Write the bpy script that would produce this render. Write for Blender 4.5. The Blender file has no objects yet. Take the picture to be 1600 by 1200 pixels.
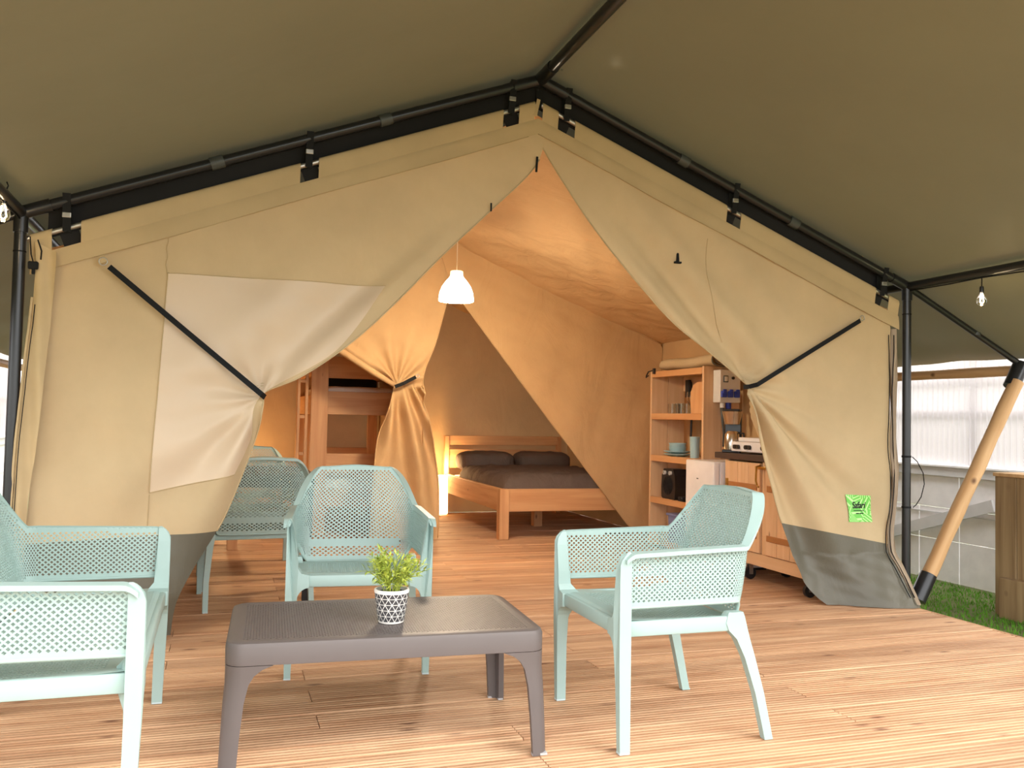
import bpy, bmesh, math, random
import numpy as np
from mathutils import Matrix, Vector
random.seed(7); np.random.seed(7)
SC = bpy.context.scene
COL = SC.collection
PI = math.pi

# ------------------------------------------------------------------ camera
def setup_camera():
    f, yaw, pitch, roll = 1369.5, 0.3200, 0.0395, 0.0209
    fw = Vector((math.sin(yaw)*math.cos(pitch), math.cos(yaw)*math.cos(pitch), math.sin(pitch)))
    rt = Vector((math.cos(yaw), -math.sin(yaw), 0)); up = rt.cross(fw)
    r2 = math.cos(roll)*rt + math.sin(roll)*up; u2 = -math.sin(roll)*rt + math.cos(roll)*up
    cd = bpy.data.cameras.new('camera'); co = bpy.data.objects.new('camera', cd); COL.objects.link(co)
    cd.sensor_width = 36.0; cd.lens = f/1600*36.0; cd.clip_start = 0.05
    m = Matrix((r2, u2, -fw)).transposed().to_4x4(); m.translation = Vector((0.8853, -4.4406, 1.0855))
    co.matrix_world = m; SC.camera = co
setup_camera()
# ------------------------------------------------------------------ sky, sun, exposure
w = bpy.data.worlds.new('overcast_sky'); SC.world = w; w.use_nodes = True
bg = w.node_tree.nodes['Background']; bg.inputs[0].default_value = (0.98, 0.985, 1.0, 1); bg.inputs[1].default_value = 2.2
sl = bpy.data.lights.new('sun', 'SUN'); sl.energy = .8; sl.angle = math.radians(40); sl.color = (1, .95, .87)
so = bpy.data.objects.new('sun', sl); COL.objects.link(so)
so.rotation_euler = (math.radians(48), 0, math.radians(35)); so.location = (0, -8, 8)
vs = SC.view_settings; vs.view_transform = 'Standard'; vs.look = 'None'; vs.gamma = 1.0; vs.use_curve_mapping = False
vs.exposure = 1.0
try:
    SC.cycles.use_denoising = True; SC.cycles.max_bounces = 10; SC.cycles.diffuse_bounces = 6; SC.cycles.transparent_max_bounces = 12
    SC.cycles.sample_clamp_indirect = 8
except Exception: pass

# ------------------------------------------------------------------ helpers
def lin(r, g, b):
    def c(v):
        v /= 255.0
        return v/12.92 if v <= .04045 else ((v+.055)/1.055)**2.4
    return (c(r), c(g), c(b), 1)

def tag(o, label=None, cat=None, group=None, kind=None):
    if label: o['label'] = label
    if cat: o['category'] = cat
    if group: o['group'] = group
    if kind: o['kind'] = kind
    return o

def thing(name, label, cat, loc=(0, 0, 0), rz=0.0, group=None, kind=None):
    o = bpy.data.objects.new(name, None); COL.objects.link(o)
    o.location = loc; o.rotation_euler = (0, 0, rz); o.empty_display_size = .1
    return tag(o, label, cat, group, kind)

def copy_tree(o, parent=None):
    c = o.copy(); COL.objects.link(c); c.parent = parent
    for ch in [x for x in list(bpy.data.objects) if x.parent == o]:
        copy_tree(ch, c)
    return c

class MB:
    """collects shapes for ONE mesh object"""
    def __init__(s): s.v = []; s.f = []
    def add(s, v, f):
        n = len(s.v); s.v += [tuple(map(float, p)) for p in v]; s.f += [tuple(i+n for i in q) for q in f]; return s
    def box(s, lo, hi, bev=0.0, M=None):
        bm = bmesh.new(); bmesh.ops.create_cube(bm, size=1.0)
        c = [(a+b)/2 for a, b in zip(lo, hi)]; d = [abs(b-a) for a, b in zip(lo, hi)]
        for v in bm.verts: v.co = Vector((v.co.x*d[0], v.co.y*d[1], v.co.z*d[2]))
        if bev > 0:
            bmesh.ops.bevel(bm, geom=list(bm.edges), offset=min(bev, min(d)*.45), segments=2, profile=.5, affect='EDGES')
        for v in bm.verts:
            v.co += Vector(c)
            if M is not None: v.co = M @ v.co
        bm.verts.index_update()
        s.add([v.co[:] for v in bm.verts], [[v.index for v in q.verts] for q in bm.faces]); bm.free(); return s
    def bar(s, a, b, wx, wy, up=(0, 0, 1), bev=0.0):
        """square bar from a to b; wy is measured towards 'up'"""
        a = Vector(a); b = Vector(b); d = (b-a); L = d.length; z = d.normalized(); u = Vector(up)
        x = u.cross(z)
        if x.length < 1e-4: x = Vector((1, 0, 0)).cross(z)
        x.normalize(); y = z.cross(x)
        M = Matrix((x, y, z)).transposed().to_4x4(); M.translation = a
        return s.box((-wx/2, -wy/2, 0), (wx/2, wy/2, L), bev, M)
    def tube(s, pts, r, n=12, cap=True, closed=False):
        P = [Vector(p) for p in pts]; N = len(P); rr = r if hasattr(r, '__len__') else [r]*N
        V = []; F = []; prev = None
        for i, p in enumerate(P):
            t = (P[min(i+1, N-1)]-P[max(i-1, 0)])
            if closed: t = P[(i+1) % N]-P[(i-1) % N]
            t.normalize()
            if prev is None:
                a = Vector((0, 0, 1)) if abs(t.z) < .9 else Vector((1, 0, 0)); x = a.cross(t).normalized()
            else:
                x = (prev - t*prev.dot(t)).normalized()
            prev = x; y = t.cross(x)
            for k in range(n):
                an = 2*PI*k/n; V.append((p + (x*math.cos(an)+y*math.sin(an))*rr[i])[:])
        for i in range(N if closed else N-1):
            j = (i+1) % N
            for k in range(n): F.append((i*n+k, i*n+(k+1) % n, j*n+(k+1) % n, j*n+k))
        if cap and not closed:
            F.append(tuple(reversed(range(n)))); F.append(tuple((N-1)*n+k for k in range(n)))
        return s.add(V, F)
    def lathe(s, prof, n=32, c=(0, 0, 0)):
        V = []; F = []; m = len(prof)
        for r, z in prof:
            for k in range(n): V.append((c[0]+r*math.cos(2*PI*k/n), c[1]+r*math.sin(2*PI*k/n), c[2]+z))
        for i in range(m-1):
            for k in range(n): F.append((i*n+k, i*n+(k+1) % n, (i+1)*n+(k+1) % n, (i+1)*n+k))
        return s.add(V, F)
    def prism(s, pts, axis, lo, hi):
        """polygon of 2-D points extruded along 'x','y' or 'z'"""
        n = len(pts)
        def P(p, h): return {'x': (h, p[0], p[1]), 'y': (p[0], h, p[1]), 'z': (p[0], p[1], h)}[axis]
        V = [P(p, lo) for p in pts]+[P(p, hi) for p in pts]
        F = [tuple(range(n)), tuple(reversed(range(n, 2*n)))]+[(i, i+n, (i+1) % n+n, (i+1) % n) for i in range(n)]
        s.add(V, F); return s
    def grid(s, A):
        ni, nj = A.shape[:2]; V = A.reshape(-1, 3)
        F = [(i*nj+j, i*nj+j+1, (i+1)*nj+j+1, (i+1)*nj+j) for i in range(ni-1) for j in range(nj-1)]
        return s.add(V, F)
    def build(s, name, mat, parent=None, smooth=False, world=False, angle=None):
        me = bpy.data.meshes.new(name); v = s.v
        if world and parent is not None:
            inv = Matrix.LocRotScale(parent.location, parent.rotation_euler, None)
            p2 = parent.parent
            if p2 is not None: inv = Matrix.LocRotScale(p2.location, p2.rotation_euler, None) @ inv
            inv = inv.inverted(); v = [(inv @ Vector(p))[:] for p in v]
        me.from_pydata(v, [], s.f); me.validate(); me.update()
        bm = bmesh.new(); bm.from_mesh(me); bmesh.ops.recalc_face_normals(bm, faces=bm.faces) if not getattr(s, 'keep', False) else None
        bm.to_mesh(me); bm.free()
        if smooth or angle:
            me.polygons.foreach_set('use_smooth', [True]*len(me.polygons))
            if angle:
                try: me.set_sharp_from_angle(angle=math.radians(angle))
                except Exception: pass
        me.materials.append(mat)
        o = bpy.data.objects.new(name, me); COL.objects.link(o)
        if parent is not None: o.parent = parent
        return o

def smooth(a, b, x):
    t = min(1, max(0, (x-a)/(b-a))); return t*t*(3-2*t)

def structure(name, label=None): 
    o = bpy.data.objects.new(name, None); COL.objects.link(o); o['kind'] = 'structure'
    if label: o['label'] = label
    return o

# ------------------------------------------------------------------ materials
def newmat(name):
    m = bpy.data.materials.new(name); m.use_nodes = True; nt = m.node_tree
    return m, nt, nt.nodes['Principled BSDF']

def plain(name, col, rough=.5, metal=0.0, spec=.5, emit=None, es=0.0, alpha=1.0, trans=0.0, noise=0.06, bump=0.0, bscale=200):
    m, nt, b = newmat(name)
    b.inputs['Base Color'].default_value = col; b.inputs['Roughness'].default_value = rough
    b.inputs['Metallic'].default_value = metal; b.inputs['Specular IOR Level'].default_value = spec
    if trans: b.inputs['Transmission Weight'].default_value = trans
    if emit: b.inputs['Emission Color'].default_value = emit; b.inputs['Emission Strength'].default_value = es
    tc = nt.nodes.new('ShaderNodeTexCoord'); nz = nt.nodes.new('ShaderNodeTexNoise'); nz.inputs['Scale'].default_value = 9
    nt.links.new(tc.outputs['Object'], nz.inputs['Vector'])
    if noise:
        mx = nt.nodes.new('ShaderNodeMixRGB'); mx.blend_type = 'MULTIPLY'; mx.inputs[0].default_value = 1
        mx.inputs[1].default_value = col
        mr = nt.nodes.new('ShaderNodeMapRange'); mr.inputs[1].default_value = .3; mr.inputs[2].default_value = .7
        mr.inputs[3].default_value = 1-noise; mr.inputs[4].default_value = 1+noise*.5
        nt.links.new(nz.outputs['Fac'], mr.inputs[0]); nt.links.new(mr.outputs[0], mx.inputs[2]); nt.links.new(mx.outputs[0], b.inputs['Base Color'])
    if bump:
        n2 = nt.nodes.new('ShaderNodeTexNoise'); n2.inputs['Scale'].default_value = bscale; n2.inputs['Detail'].default_value = 4
        bp = nt.nodes.new('ShaderNodeBump'); bp.inputs['Strength'].default_value = bump; bp.inputs['Distance'].default_value = .01
        nt.links.new(tc.outputs['Object'], n2.inputs['Vector']); nt.links.new(n2.outputs['Fac'], bp.inputs['Height']); nt.links.new(bp.outputs['Normal'], b.inputs['Normal'])
    return m

def canvas(name, col, transl=.25, bump=.25, scale=3.0, rough=.9, var=.10, spec=.1):
    m, nt, b = newmat(name); N = nt.nodes; L = nt.links
    b.inputs['Roughness'].default_value = rough; b.inputs['Specular IOR Level'].default_value = spec
    tc = N.new('ShaderNodeTexCoord')
    nz = N.new('ShaderNodeTexNoise'); nz.inputs['Scale'].default_value = scale; nz.inputs['Detail'].default_value = 6; nz.inputs['Roughness'].default_value = .6
    L.new(tc.outputs['Object'], nz.inputs['Vector'])
    mr = N.new('ShaderNodeMapRange'); mr.inputs[1].default_value = .3; mr.inputs[2].default_value = .7; mr.inputs[3].default_value = 1-var; mr.inputs[4].default_value = 1+var*.5
    mx = N.new('ShaderNodeMixRGB'); mx.blend_type = 'MULTIPLY'; mx.inputs[0].default_value = 1; mx.inputs[1].default_value = col
    L.new(nz.outputs['Fac'], mr.inputs[0]); L.new(mr.outputs[0], mx.inputs[2]); L.new(mx.outputs[0], b.inputs['Base Color'])
    mp = N.new('ShaderNodeMapping'); mp.inputs['Scale'].default_value = (1.0, 1.0, .55); mp.inputs['Rotation'].default_value = (.2, .5, .3)
    L.new(tc.outputs['Object'], mp.inputs['Vector'])
    n2 = N.new('ShaderNodeTexNoise'); n2.inputs['Scale'].default_value = scale*1.6; n2.inputs['Detail'].default_value = 5; n2.inputs['Distortion'].default_value = .9
    L.new(mp.outputs[0], n2.inputs['Vector'])
    n3 = N.new('ShaderNodeTexNoise'); n3.inputs['Scale'].default_value = 350
    L.new(tc.outputs['Object'], n3.inputs['Vector'])
    ad = N.new('ShaderNodeMath'); ad.operation = 'MULTIPLY_ADD'; ad.inputs[1].default_value = .03
    L.new(n3.outputs['Fac'], ad.inputs[0]); L.new(n2.outputs['Fac'], ad.inputs[2])
    bp = N.new('ShaderNodeBump'); bp.inputs['Strength'].default_value = bump; bp.inputs['Distance'].default_value = .06
    L.new(ad.outputs[0], bp.inputs['Height']); L.new(bp.outputs['Normal'], b.inputs['Normal'])
    if transl > 0:
        tr = N.new('ShaderNodeBsdfTranslucent'); L.new(mx.outputs[0], tr.inputs['Color']); L.new(bp.outputs['Normal'], tr.inputs['Normal'])
        ms = N.new('ShaderNodeMixShader'); ms.inputs[0].default_value = transl
        L.new(b.outputs[0], ms.inputs[1]); L.new(tr.outputs[0], ms.inputs[2]); L.new(ms.outputs[0], N['Material Output'].inputs['Surface'])
    return m

def wood(name, a, bcol, dark, axis='x', rough=.6, fine=1.0, knots=.075, rnd=.18, kscale=(1.6, 9.0), spec=.3):
    m, nt, b = newmat(name); N = nt.nodes; L = nt.links
    b.inputs['Roughness'].default_value = rough; b.inputs['Specular IOR Level'].default_value = spec
    tc = N.new('ShaderNodeTexCoord'); oi = N.new('ShaderNodeObjectInfo')
    off = N.new('ShaderNodeVectorMath'); off.operation = 'MULTIPLY_ADD'
    cmb = N.new('ShaderNodeCombineXYZ')
    for i in range(3): L.new(oi.outputs['Random'], cmb.inputs[i])
    off.inputs[1].default_value = (37.0, 53.0, 29.0); L.new(cmb.outputs[0], off.inputs[0]); L.new(tc.outputs['Object'], off.inputs[2])
    i = 'xyz'.index(axis)
    sc = [14.0*fine]*3; sc[i] = .9*fine
    mp = N.new('ShaderNodeMapping'); mp.inputs['Scale'].default_value = sc; L.new(off.outputs[0], mp.inputs['Vector'])
    nz = N.new('ShaderNodeTexNoise'); nz.inputs['Scale'].default_value = 1.6; nz.inputs['Detail'].default_value = 7; nz.inputs['Distortion'].default_value = .6
    L.new(mp.outputs[0], nz.inputs['Vector'])
    rp = N.new('ShaderNodeValToRGB'); e = rp.color_ramp.elements
    e[0].position = .28; e[0].color = bcol; e[1].position = .72; e[1].color = a
    L.new(nz.outputs['Fac'], rp.inputs[0])
    ks = [kscale[1]]*3; ks[i] = kscale[0]*2.2
    mk = N.new('ShaderNodeMapping'); mk.inputs['Scale'].default_value = ks; L.new(off.outputs[0], mk.inputs['Vector'])
    vo = N.new('ShaderNodeTexVoronoi'); vo.inputs['Scale'].default_value = 1.0; L.new(mk.outputs[0], vo.inputs['Vector'])
    kr = N.new('ShaderNodeMapRange'); kr.inputs[1].default_value = knots*.6; kr.inputs[2].default_value = knots*2.2; kr.inputs[3].default_value = .85; kr.inputs[4].default_value = 0
    L.new(vo.outputs['Distance'], kr.inputs[0])
    sep = N.new('ShaderNodeSeparateXYZ'); L.new(vo.outputs['Color'], sep.inputs[0])
    gt = N.new('ShaderNodeMapRange'); gt.inputs[1].default_value = .35; gt.inputs[2].default_value = .9; L.new(sep.outputs[0], gt.inputs[0])
    km = N.new('ShaderNodeMath'); km.operation = 'MULTIPLY'; L.new(kr.outputs[0], km.inputs[0]); L.new(gt.outputs[0], km.inputs[1])
    mx = N.new('ShaderNodeMixRGB'); mx.inputs[2].default_value = dark; L.new(km.outputs[0], mx.inputs[0]); L.new(rp.outputs[0], mx.inputs[1])
    mr = N.new('ShaderNodeMapRange'); mr.inputs[3].default_value = 1-rnd; mr.inputs[4].default_value = 1+rnd*.6; L.new(oi.outputs['Random'], mr.inputs[0])
    m2 = N.new('ShaderNodeMixRGB'); m2.blend_type = 'MULTIPLY'; m2.inputs[0].default_value = 1; L.new(mx.outputs[0], m2.inputs[1]); L.new(mr.outputs[0], m2.inputs[2])
    L.new(m2.outputs[0], b.inputs['Base Color'])
    bp = N.new('ShaderNodeBump'); bp.inputs['Strength'].default_value = .15; bp.inputs['Distance'].default_value = .004
    L.new(nz.outputs['Fac'], bp.inputs['Height']); L.new(bp.outputs['Normal'], b.inputs['Normal'])
    return m

M = {}
M['canvas'] = canvas('beige_canvas', lin(204, 182, 144), .14, .12, 2.2)
M['canvas_band'] = canvas('beige_canvas_hem', lin(199, 176, 136), .08, .06, 2.5)
M['canvas_in'] = canvas('inner_tan_canvas', lin(200, 164, 118), .05, .30, 2.0)
M['canvas_roof'] = canvas('inner_roof_canvas', lin(206, 170, 124), .05, .5, 2.2)
M['groundflap'] = canvas('grey_green_pvc_hem', lin(98, 94, 80), .0, .2, 3.0, .45, .08, .4)
M['strip'] = canvas('greyish_canvas_edge', lin(176, 158, 136), .05, .1, 3.0)
M['pvc'] = canvas('milky_window_film', lin(228, 206, 176), .2, .05, 2.0, .4, .03, .4)
M['fly'] = canvas('olive_fly_sheet', lin(125, 122, 97), .03, .08, 1.3, .58, .06, .35)
M['black'] = plain('black_powder_coat', lin(30, 31, 33), .3, 0, .5)
M['strap'] = plain('black_webbing', lin(28, 29, 30), .8, 0, .2)
M['steel'] = plain('galvanised_steel', lin(190, 188, 182), .35, .9)
M['chrome'] = plain('brushed_steel', lin(205, 198, 188), .22, 1.0)
M['brass'] = plain('brass', lin(205, 165, 90), .3, 1.0)
M['mint'] = plain('mint_plastic', lin(160, 184, 178), .42, 0, .4, noise=.03)
M['anth'] = plain('anthracite_plastic', lin(96, 88, 85), .45, 0, .4, noise=.03)
M['foot'] = plain('pale_rubber_foot', lin(190, 205, 205), .7)
M['greyfoot'] = plain('grey_rubber_foot', lin(175, 172, 170), .7)
dk = (lin(214, 174, 136), lin(168, 120, 84), lin(104, 64, 44))
M['deck'] = wood('larch_decking', *dk, axis='x', rough=.55, rnd=.16, kscale=(2.2, 12.0), knots=.10)
pn = (lin(222, 172, 122), lin(198, 142, 92), lin(120, 70, 40))
for ax in 'xyz': M['pine_'+ax] = wood('pine_'+ax, *pn, axis=ax, rough=.55, rnd=.08, fine=.8, knots=.05)
pp = (lin(226, 190, 150), lin(206, 164, 122), lin(130, 84, 56))
for ax in 'xyz': M['pale_'+ax] = wood('pale_pine_'+ax, *pp, axis=ax, rough=.6, rnd=.06, fine=.8, knots=.05)
M['bunk'] = wood('bunk_pine', lin(214, 170, 126), lin(190, 140, 98), lin(100, 56, 34), 'z', rnd=.06, fine=.8, knots=.05)
M['bunkx'] = wood('bunk_pine_x', lin(214, 170, 126), lin(190, 140, 98), lin(100, 56, 34), 'x', rnd=.06, fine=.8, knots=.05)
M['log'] = wood('round_timber', lin(216, 180, 134), lin(184, 142, 96), lin(90, 56, 34), 'z', rnd=.03, fine=.7, knots=.07, kscale=(2.4, 7.0))
M['weath'] = wood('weathered_plank', lin(176, 150, 112), lin(134, 108, 76), lin(70, 48, 30), 'z', rnd=.12, fine=.8, knots=.09, kscale=(2.5, 7.0))
M['batten'] = plain('brown_batten', lin(168, 112, 62), .6)
M['darkwood'] = plain('dark_stained_wood', lin(62, 46, 40), .45)
M['white'] = plain('white_enamel', lin(232, 230, 230), .3)
M['whitewood'] = plain('white_painted_wood', lin(242, 240, 239), .6, bump=.1, bscale=30)
M['greywood'] = plain('grey_white_rail', lin(214, 213, 212), .6)
M['glassy'] = plain('clear_glass', (.95, .97, .97, 1), .03, trans=1.0, noise=0)
M['bluecrock'] = plain('pale_blue_melamine', lin(164, 196, 202), .35)
M['bluesock'] = plain('blue_socket_plastic', lin(40, 66, 170), .4)
M['greybox'] = plain('light_grey_box', lin(214, 212, 206), .45)
M['bin'] = plain('blue_grey_bin', lin(120, 130, 175), .5)
M['duvet'] = canvas('brown_grey_bedding', lin(104, 90, 82), 0, .35, 6.0, .85, .1)
M['sheet'] = canvas('white_mattress', lin(225, 214, 205), 0, .3, 6.0, .85, .05)
M['blackfab'] = plain('black_fabric', lin(24, 23, 24), .9)
M['grass_ground'] = plain('lawn_ground', lin(112, 116, 78), .95, 0, .05, noise=.2)
M['grass'] = plain('artificial_turf', lin(96, 150, 46), .8, 0, .1, noise=.2)
M['soil'] = plain('potting_soil', lin(60, 44, 32), .95)
M['rolled_edge'] = plain('roll_inner_grey', lin(120, 112, 98), .8)
M['clampgrey'] = plain('coupling_grey', lin(70, 74, 72), .45)
M['shade'] = plain('glowing_lamp_shade', lin(255, 246, 230), .4, emit=(1, .92, .78, 1), es=7.0, noise=0)
M['shadecap'] = plain('cream_lamp_cap', lin(250, 240, 200), .4, emit=(1, .85, .5, 1), es=.9, noise=0)
M['nlamp'] = plain('glowing_paper_lamp', lin(255, 235, 180), .6, emit=(1, .72, .34, 1), es=2.2, noise=0)
M['filament'] = plain('lit_filament', (1, .8, .5, 1), .4, emit=(1, .74, .4, 1), es=25, noise=0)
M['cordwhite'] = plain('white_cord', lin(240, 225, 200), .6)

def poly_sheet():
    m, nt, b = newmat('ribbed_polycarbonate'); N = nt.nodes; L = nt.links
    b.inputs['Base Color'].default_value = lin(240, 236, 236); b.inputs['Roughness'].default_value = .35
    tr = N.new('ShaderNodeBsdfTranslucent'); tr.inputs[0].default_value = lin(176, 170, 168)
    ms = N.new('ShaderNodeMixShader'); ms.inputs[0].default_value = .45
    L.new(b.outputs[0], ms.inputs[1]); L.new(tr.outputs[0], ms.inputs[2]); L.new(ms.outputs[0], N['Material Output'].inputs['Surface'])
    return m
M['poly'] = poly_sheet()

# ------------------------------------------------------------------ deck floor
W_, H_, A_ = 4.9676, 1.9704, 2.9364     # tent front: post spacing, eave and ridge height
HALF = W_/2
def deck():
    root = structure('floor', 'grooved larch decking boards running across the porch and tent')
    Wd, T, n = .138, .028, 6
    per = Wd/n; prof = []
    for k in range(n):
        x0 = -Wd/2+k*per
        prof += [(x0+per*.12, -.0045), (x0+per*.26, 0), (x0+per*.82, 0), (x0+per*.96, -.0045)]
    prof = [(-Wd/2, -.004)]+prof+[(Wd/2, -T), (-Wd/2, -T)]
    splits = [2.4, 3.05, 3.65, 4.3, 1.85]; X0, X1 = -1.15, 4.895; cache = {}
    def mesh(Ln):
        k = round(Ln, 3)
        if k in cache: return cache[k]
        mb = MB(); mb.prism(prof, 'x', 0, Ln-.003); o = mb.build('plank', M['deck'], root); cache[k] = o.data
        bpy.data.objects.remove(o); return cache[k]
    y = -5.0; r = 0
    while y < 5.42:
        s = splits[(r*2+r//3) % 5]
        for x, Ln in ((X0, s), (X0+s, X1-X0-s)):
            o = bpy.data.objects.new('plank', mesh(Ln)); COL.objects.link(o); o.parent = root
            o.location = (x, y, -.0015*((r*7) % 3))
        y += .145; r += 1
    MB().box((X0, -5.07, -.16), (X1, 5.44, -.034)).build('joist_frame', M['darkwood'], root)
    MB().box((X1+.002, -5.07, -.16), (X1+.024, 5.44, -.003), .003).build('edge_board', M['deck'], root)
deck()

def ground():
    o = MB().box((-30, -30, -.24), (36, 30, -.165)).build('ground_lawn', M['grass_ground'])
    o['kind'] = 'structure'; o['label'] = 'green lawn around the wooden deck'
    V = []; F = []; rg = random.Random(3)
    for _ in range(14000):
        x = rg.uniform(4.93, 6.45); y = rg.uniform(-2.2, 2.6); a = rg.uniform(0, 6.28); h = rg.uniform(.018, .036)
        dx, dy = math.cos(a)*.004, math.sin(a)*.004; k = len(V)
        V += [(x-dx, y-dy, -.166), (x+dx, y+dy, -.166), (x+rg.uniform(-.012, .012), y+rg.uniform(-.012, .012), -.166+h)]; F.append((k, k+1, k+2))
    m = MB(); m.add(V, F); m.keep = True
    tag(m.build('turf_blades', M['grass']), 'short artificial grass strip beside the deck edge', 'grass', kind='stuff')
ground()

# ------------------------------------------------------------------ fly roof
def sn(x, y, k=0):
    return (math.sin(1.7*x+2.3*y+k)+.6*math.sin(3.9*x-1.3*y+2*k)+.4*math.sin(2.1*x+6.3*y+3*k))/2
def fly():
    root = thing('fly_roof', 'dark olive fly sheet stretched over the whole porch and tent', 'awning', (HALF, 0, 2.99))
    for sgn, nm in ((-1, 'fly_panel'), (1, 'fly_panel')):
        nx, ny = 46, 90; A = np.zeros((nx, ny, 3))
        for i in range(nx):
            t = i/(nx-1)
            for j in range(ny):
                y = -3.0+8.9*j/(ny-1)
                if t < .7:
                    d = HALF*t/.7; z = 2.995-.389*d; sag = .010*math.sin(PI*t/.7)
                else:
                    u = (t-.7)/.3; d = HALF+.95*u; z = 2.995-.389*HALF-.47*u; sag = .012*math.sin(PI*u)
                edge = max(0, (t-.55)/.45)
                A[i, j] = (HALF+sgn*d, y, z+sag*math.sin(PI*((y % 3.0)/3.0))+.012*edge*sn(d*4, y*2.2, 1)+.004*sn(d*2, y*2))
        mb = MB(); mb.grid(A); mb.build(nm, M['fly'], root, smooth=True, world=True)
fly()

# ------------------------------------------------------------------ black tube frame
def zr(x): return H_+.3887*(x if x < HALF else W_-x)
def frame():
    root = thing('porch_scaffold', 'black powder-coated tube frame carrying the fly sheet', 'frame', (HALF, 0, 0))
    def pipe(nm, a, b, r, mat='black'): MB().tube([a, b], r, 16).build(nm, M[mat], root, smooth=True, world=True, angle=40)
    FR = -2.9; BK = 5.5
    for x in (0, W_):
        for y in (0, FR, BK): 
            pipe('post', (x, y, 0), (x, y, H_), .026)
            MB().tube([(x, y, 0), (x, y, .012)], .055, 20).build('base_plate', M['black'], root, world=True)
            MB().tube([(x, y, H_-.18), (x, y, H_-.174)], .0275, 16).build('joint_ring', M['strap'], root, world=True)
        pipe('eave_rail', (x, FR, H_), (x, BK, H_), .026)
    pipe('ridge_pole', (HALF, FR, A_), (HALF, BK, A_), .030)
    for y in (0, FR, BK):
        for s in (0, 1):
            x0 = 0 if s == 0 else W_; ox = -.93 if s == 0 else W_+.93
            pipe('rafter', (x0, y, H_), (HALF, y, A_), .026)
            pipe('overhang_tube', (x0, y, H_), (ox, y, 1.515), .020)
            MB().tube([(ox*.62+x0*.38-.02, y, H_*.38+1.515*.62), (ox*.58+x0*.42+.02, y, H_*.42+1.515*.58)], .028, 14).build('coupling', M['clampgrey'], root, world=True)
        # corner sockets
        for x in (0, W_):
            i = 1 if x == 0 else -1
            MB().tube([(x, y, H_-.09), (x, y, H_+.02)], .031, 16).build('socket', M['black'], root, world=True, smooth=True, angle=40)
            MB().tube([(x-i*.0, y, H_), (x+i*.12, y, H_+.12*.389)], .031, 16).build('socket', M['black'], root, world=True, smooth=True, angle=40)
        MB().tube([(HALF-.16, y, A_-.062), (HALF, y, A_), (HALF+.16, y, A_-.062)], .032, 16).build('ridge_socket', M['black'], root, world=True, smooth=True, angle=40)
        MB().tube([(HALF, y-.2 if y > FR else y, A_), (HALF, y+.06, A_)], .035, 16).build('ridge_socket', M['black'], root, world=True, smooth=True, angle=40)
    for x in (.83, 1.64, 3.37, 4.12):
        d = .03; i = 1 if x < HALF else -1
        MB().tube([(x-d, 0, zr(x)-i*d*.389), (x+d, 0, zr(x)+i*d*.389)], .031, 16).build('coupling', M['clampgrey'], root, world=True, smooth=True, angle=40)
    for x in (HALF+.08,):
        MB().lathe([(0, 0), (.006, 0), (.006, .004), (0, .004)], 10, (x-.045, -.23, A_-.028)).build('rivet', M['steel'], root, world=True)
frame()

# ------------------------------------------------------------------ inner tent: walls and roof
XL, XR, YB, ZE, ZT = .12, 4.85, 5.36, 1.83, 2.76
def zin(x): return ZE+(ZT-ZE)*(1-abs(x-HALF)/(HALF-XL))
def inner_tent():
    def wall(name, P, nu, nv, nrm, amp, lab):
        A = np.zeros((nu, nv, 3))
        for i in range(nu):
            for j in range(nv):
                p = np.array(P(i/(nu-1), j/(nv-1))); u, v = i/(nu-1), j/(nv-1)
                fade = math.sin(PI*min(1, max(0, v)))**.5 if 0 < v < 1 else 0
                A[i, j] = p+np.array(nrm)*amp*fade*sn(u*9, v*3, amp*100)
        mb = MB(); mb.grid(A); o = mb.build(name, M['canvas_in'], None, smooth=True); o['kind'] = 'structure'; o['label'] = lab
    wall('wall_left', lambda u, v: (XL, .04+u*(YB-.04), v*ZE), 60, 20, (1, 0, 0), .012, 'tan canvas side wall on the left of the tent')
    wall('wall_right', lambda u, v: (XR, .04+u*(YB-.04), v*ZE), 60, 20, (1, 0, 0), .012, 'tan canvas side wall behind the kitchen')
    wall('wall_back', lambda u, v: (XL+u*(XR-XL), YB, v*zin(XL+u*(XR-XL))), 60, 24, (0, 1, 0), .012, 'tan canvas back wall behind the beds')
    wall('wall_divider', lambda u, v: (2.56, 3.04+u*(YB-3.04), v*zin(2.56)), 30, 20, (1, 0, 0), .012, 'tan canvas wall between the two bedrooms')
    root = structure('ceiling', 'inner canvas roof glowing orange above the lamp')
    for s in (-1, 1):
        nu, nv = 150, 70; A = np.zeros((nu, nv, 3))
        for i in range(nu):
            for j in range(nv):
                u, v = i/(nu-1), j/(nv-1); y = .05+u*(YB-.05); d = (HALF-XL)*v
                sag = -.05*math.sin(PI*v)*(.6+.4*math.cos(y*2*PI/1.65))+(.012*sn(y*3.0-d*4.0, d*2.6+y, 2+s)+.007*math.sin(y*9.0+d*13.0+2*math.sin(d*3))*smooth(.9, .1, v)+.004*sn(y*11, d*14, 3))*min(1, math.sin(PI*v)*1.6)
                A[i, j] = (HALF+s*d, y, ZT+(ZE-ZT)*v+sag)
        mb = MB(); mb.grid(A); mb.build('roof_panel', M['canvas_roof'], root, smooth=True)
inner_tent()

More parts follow.
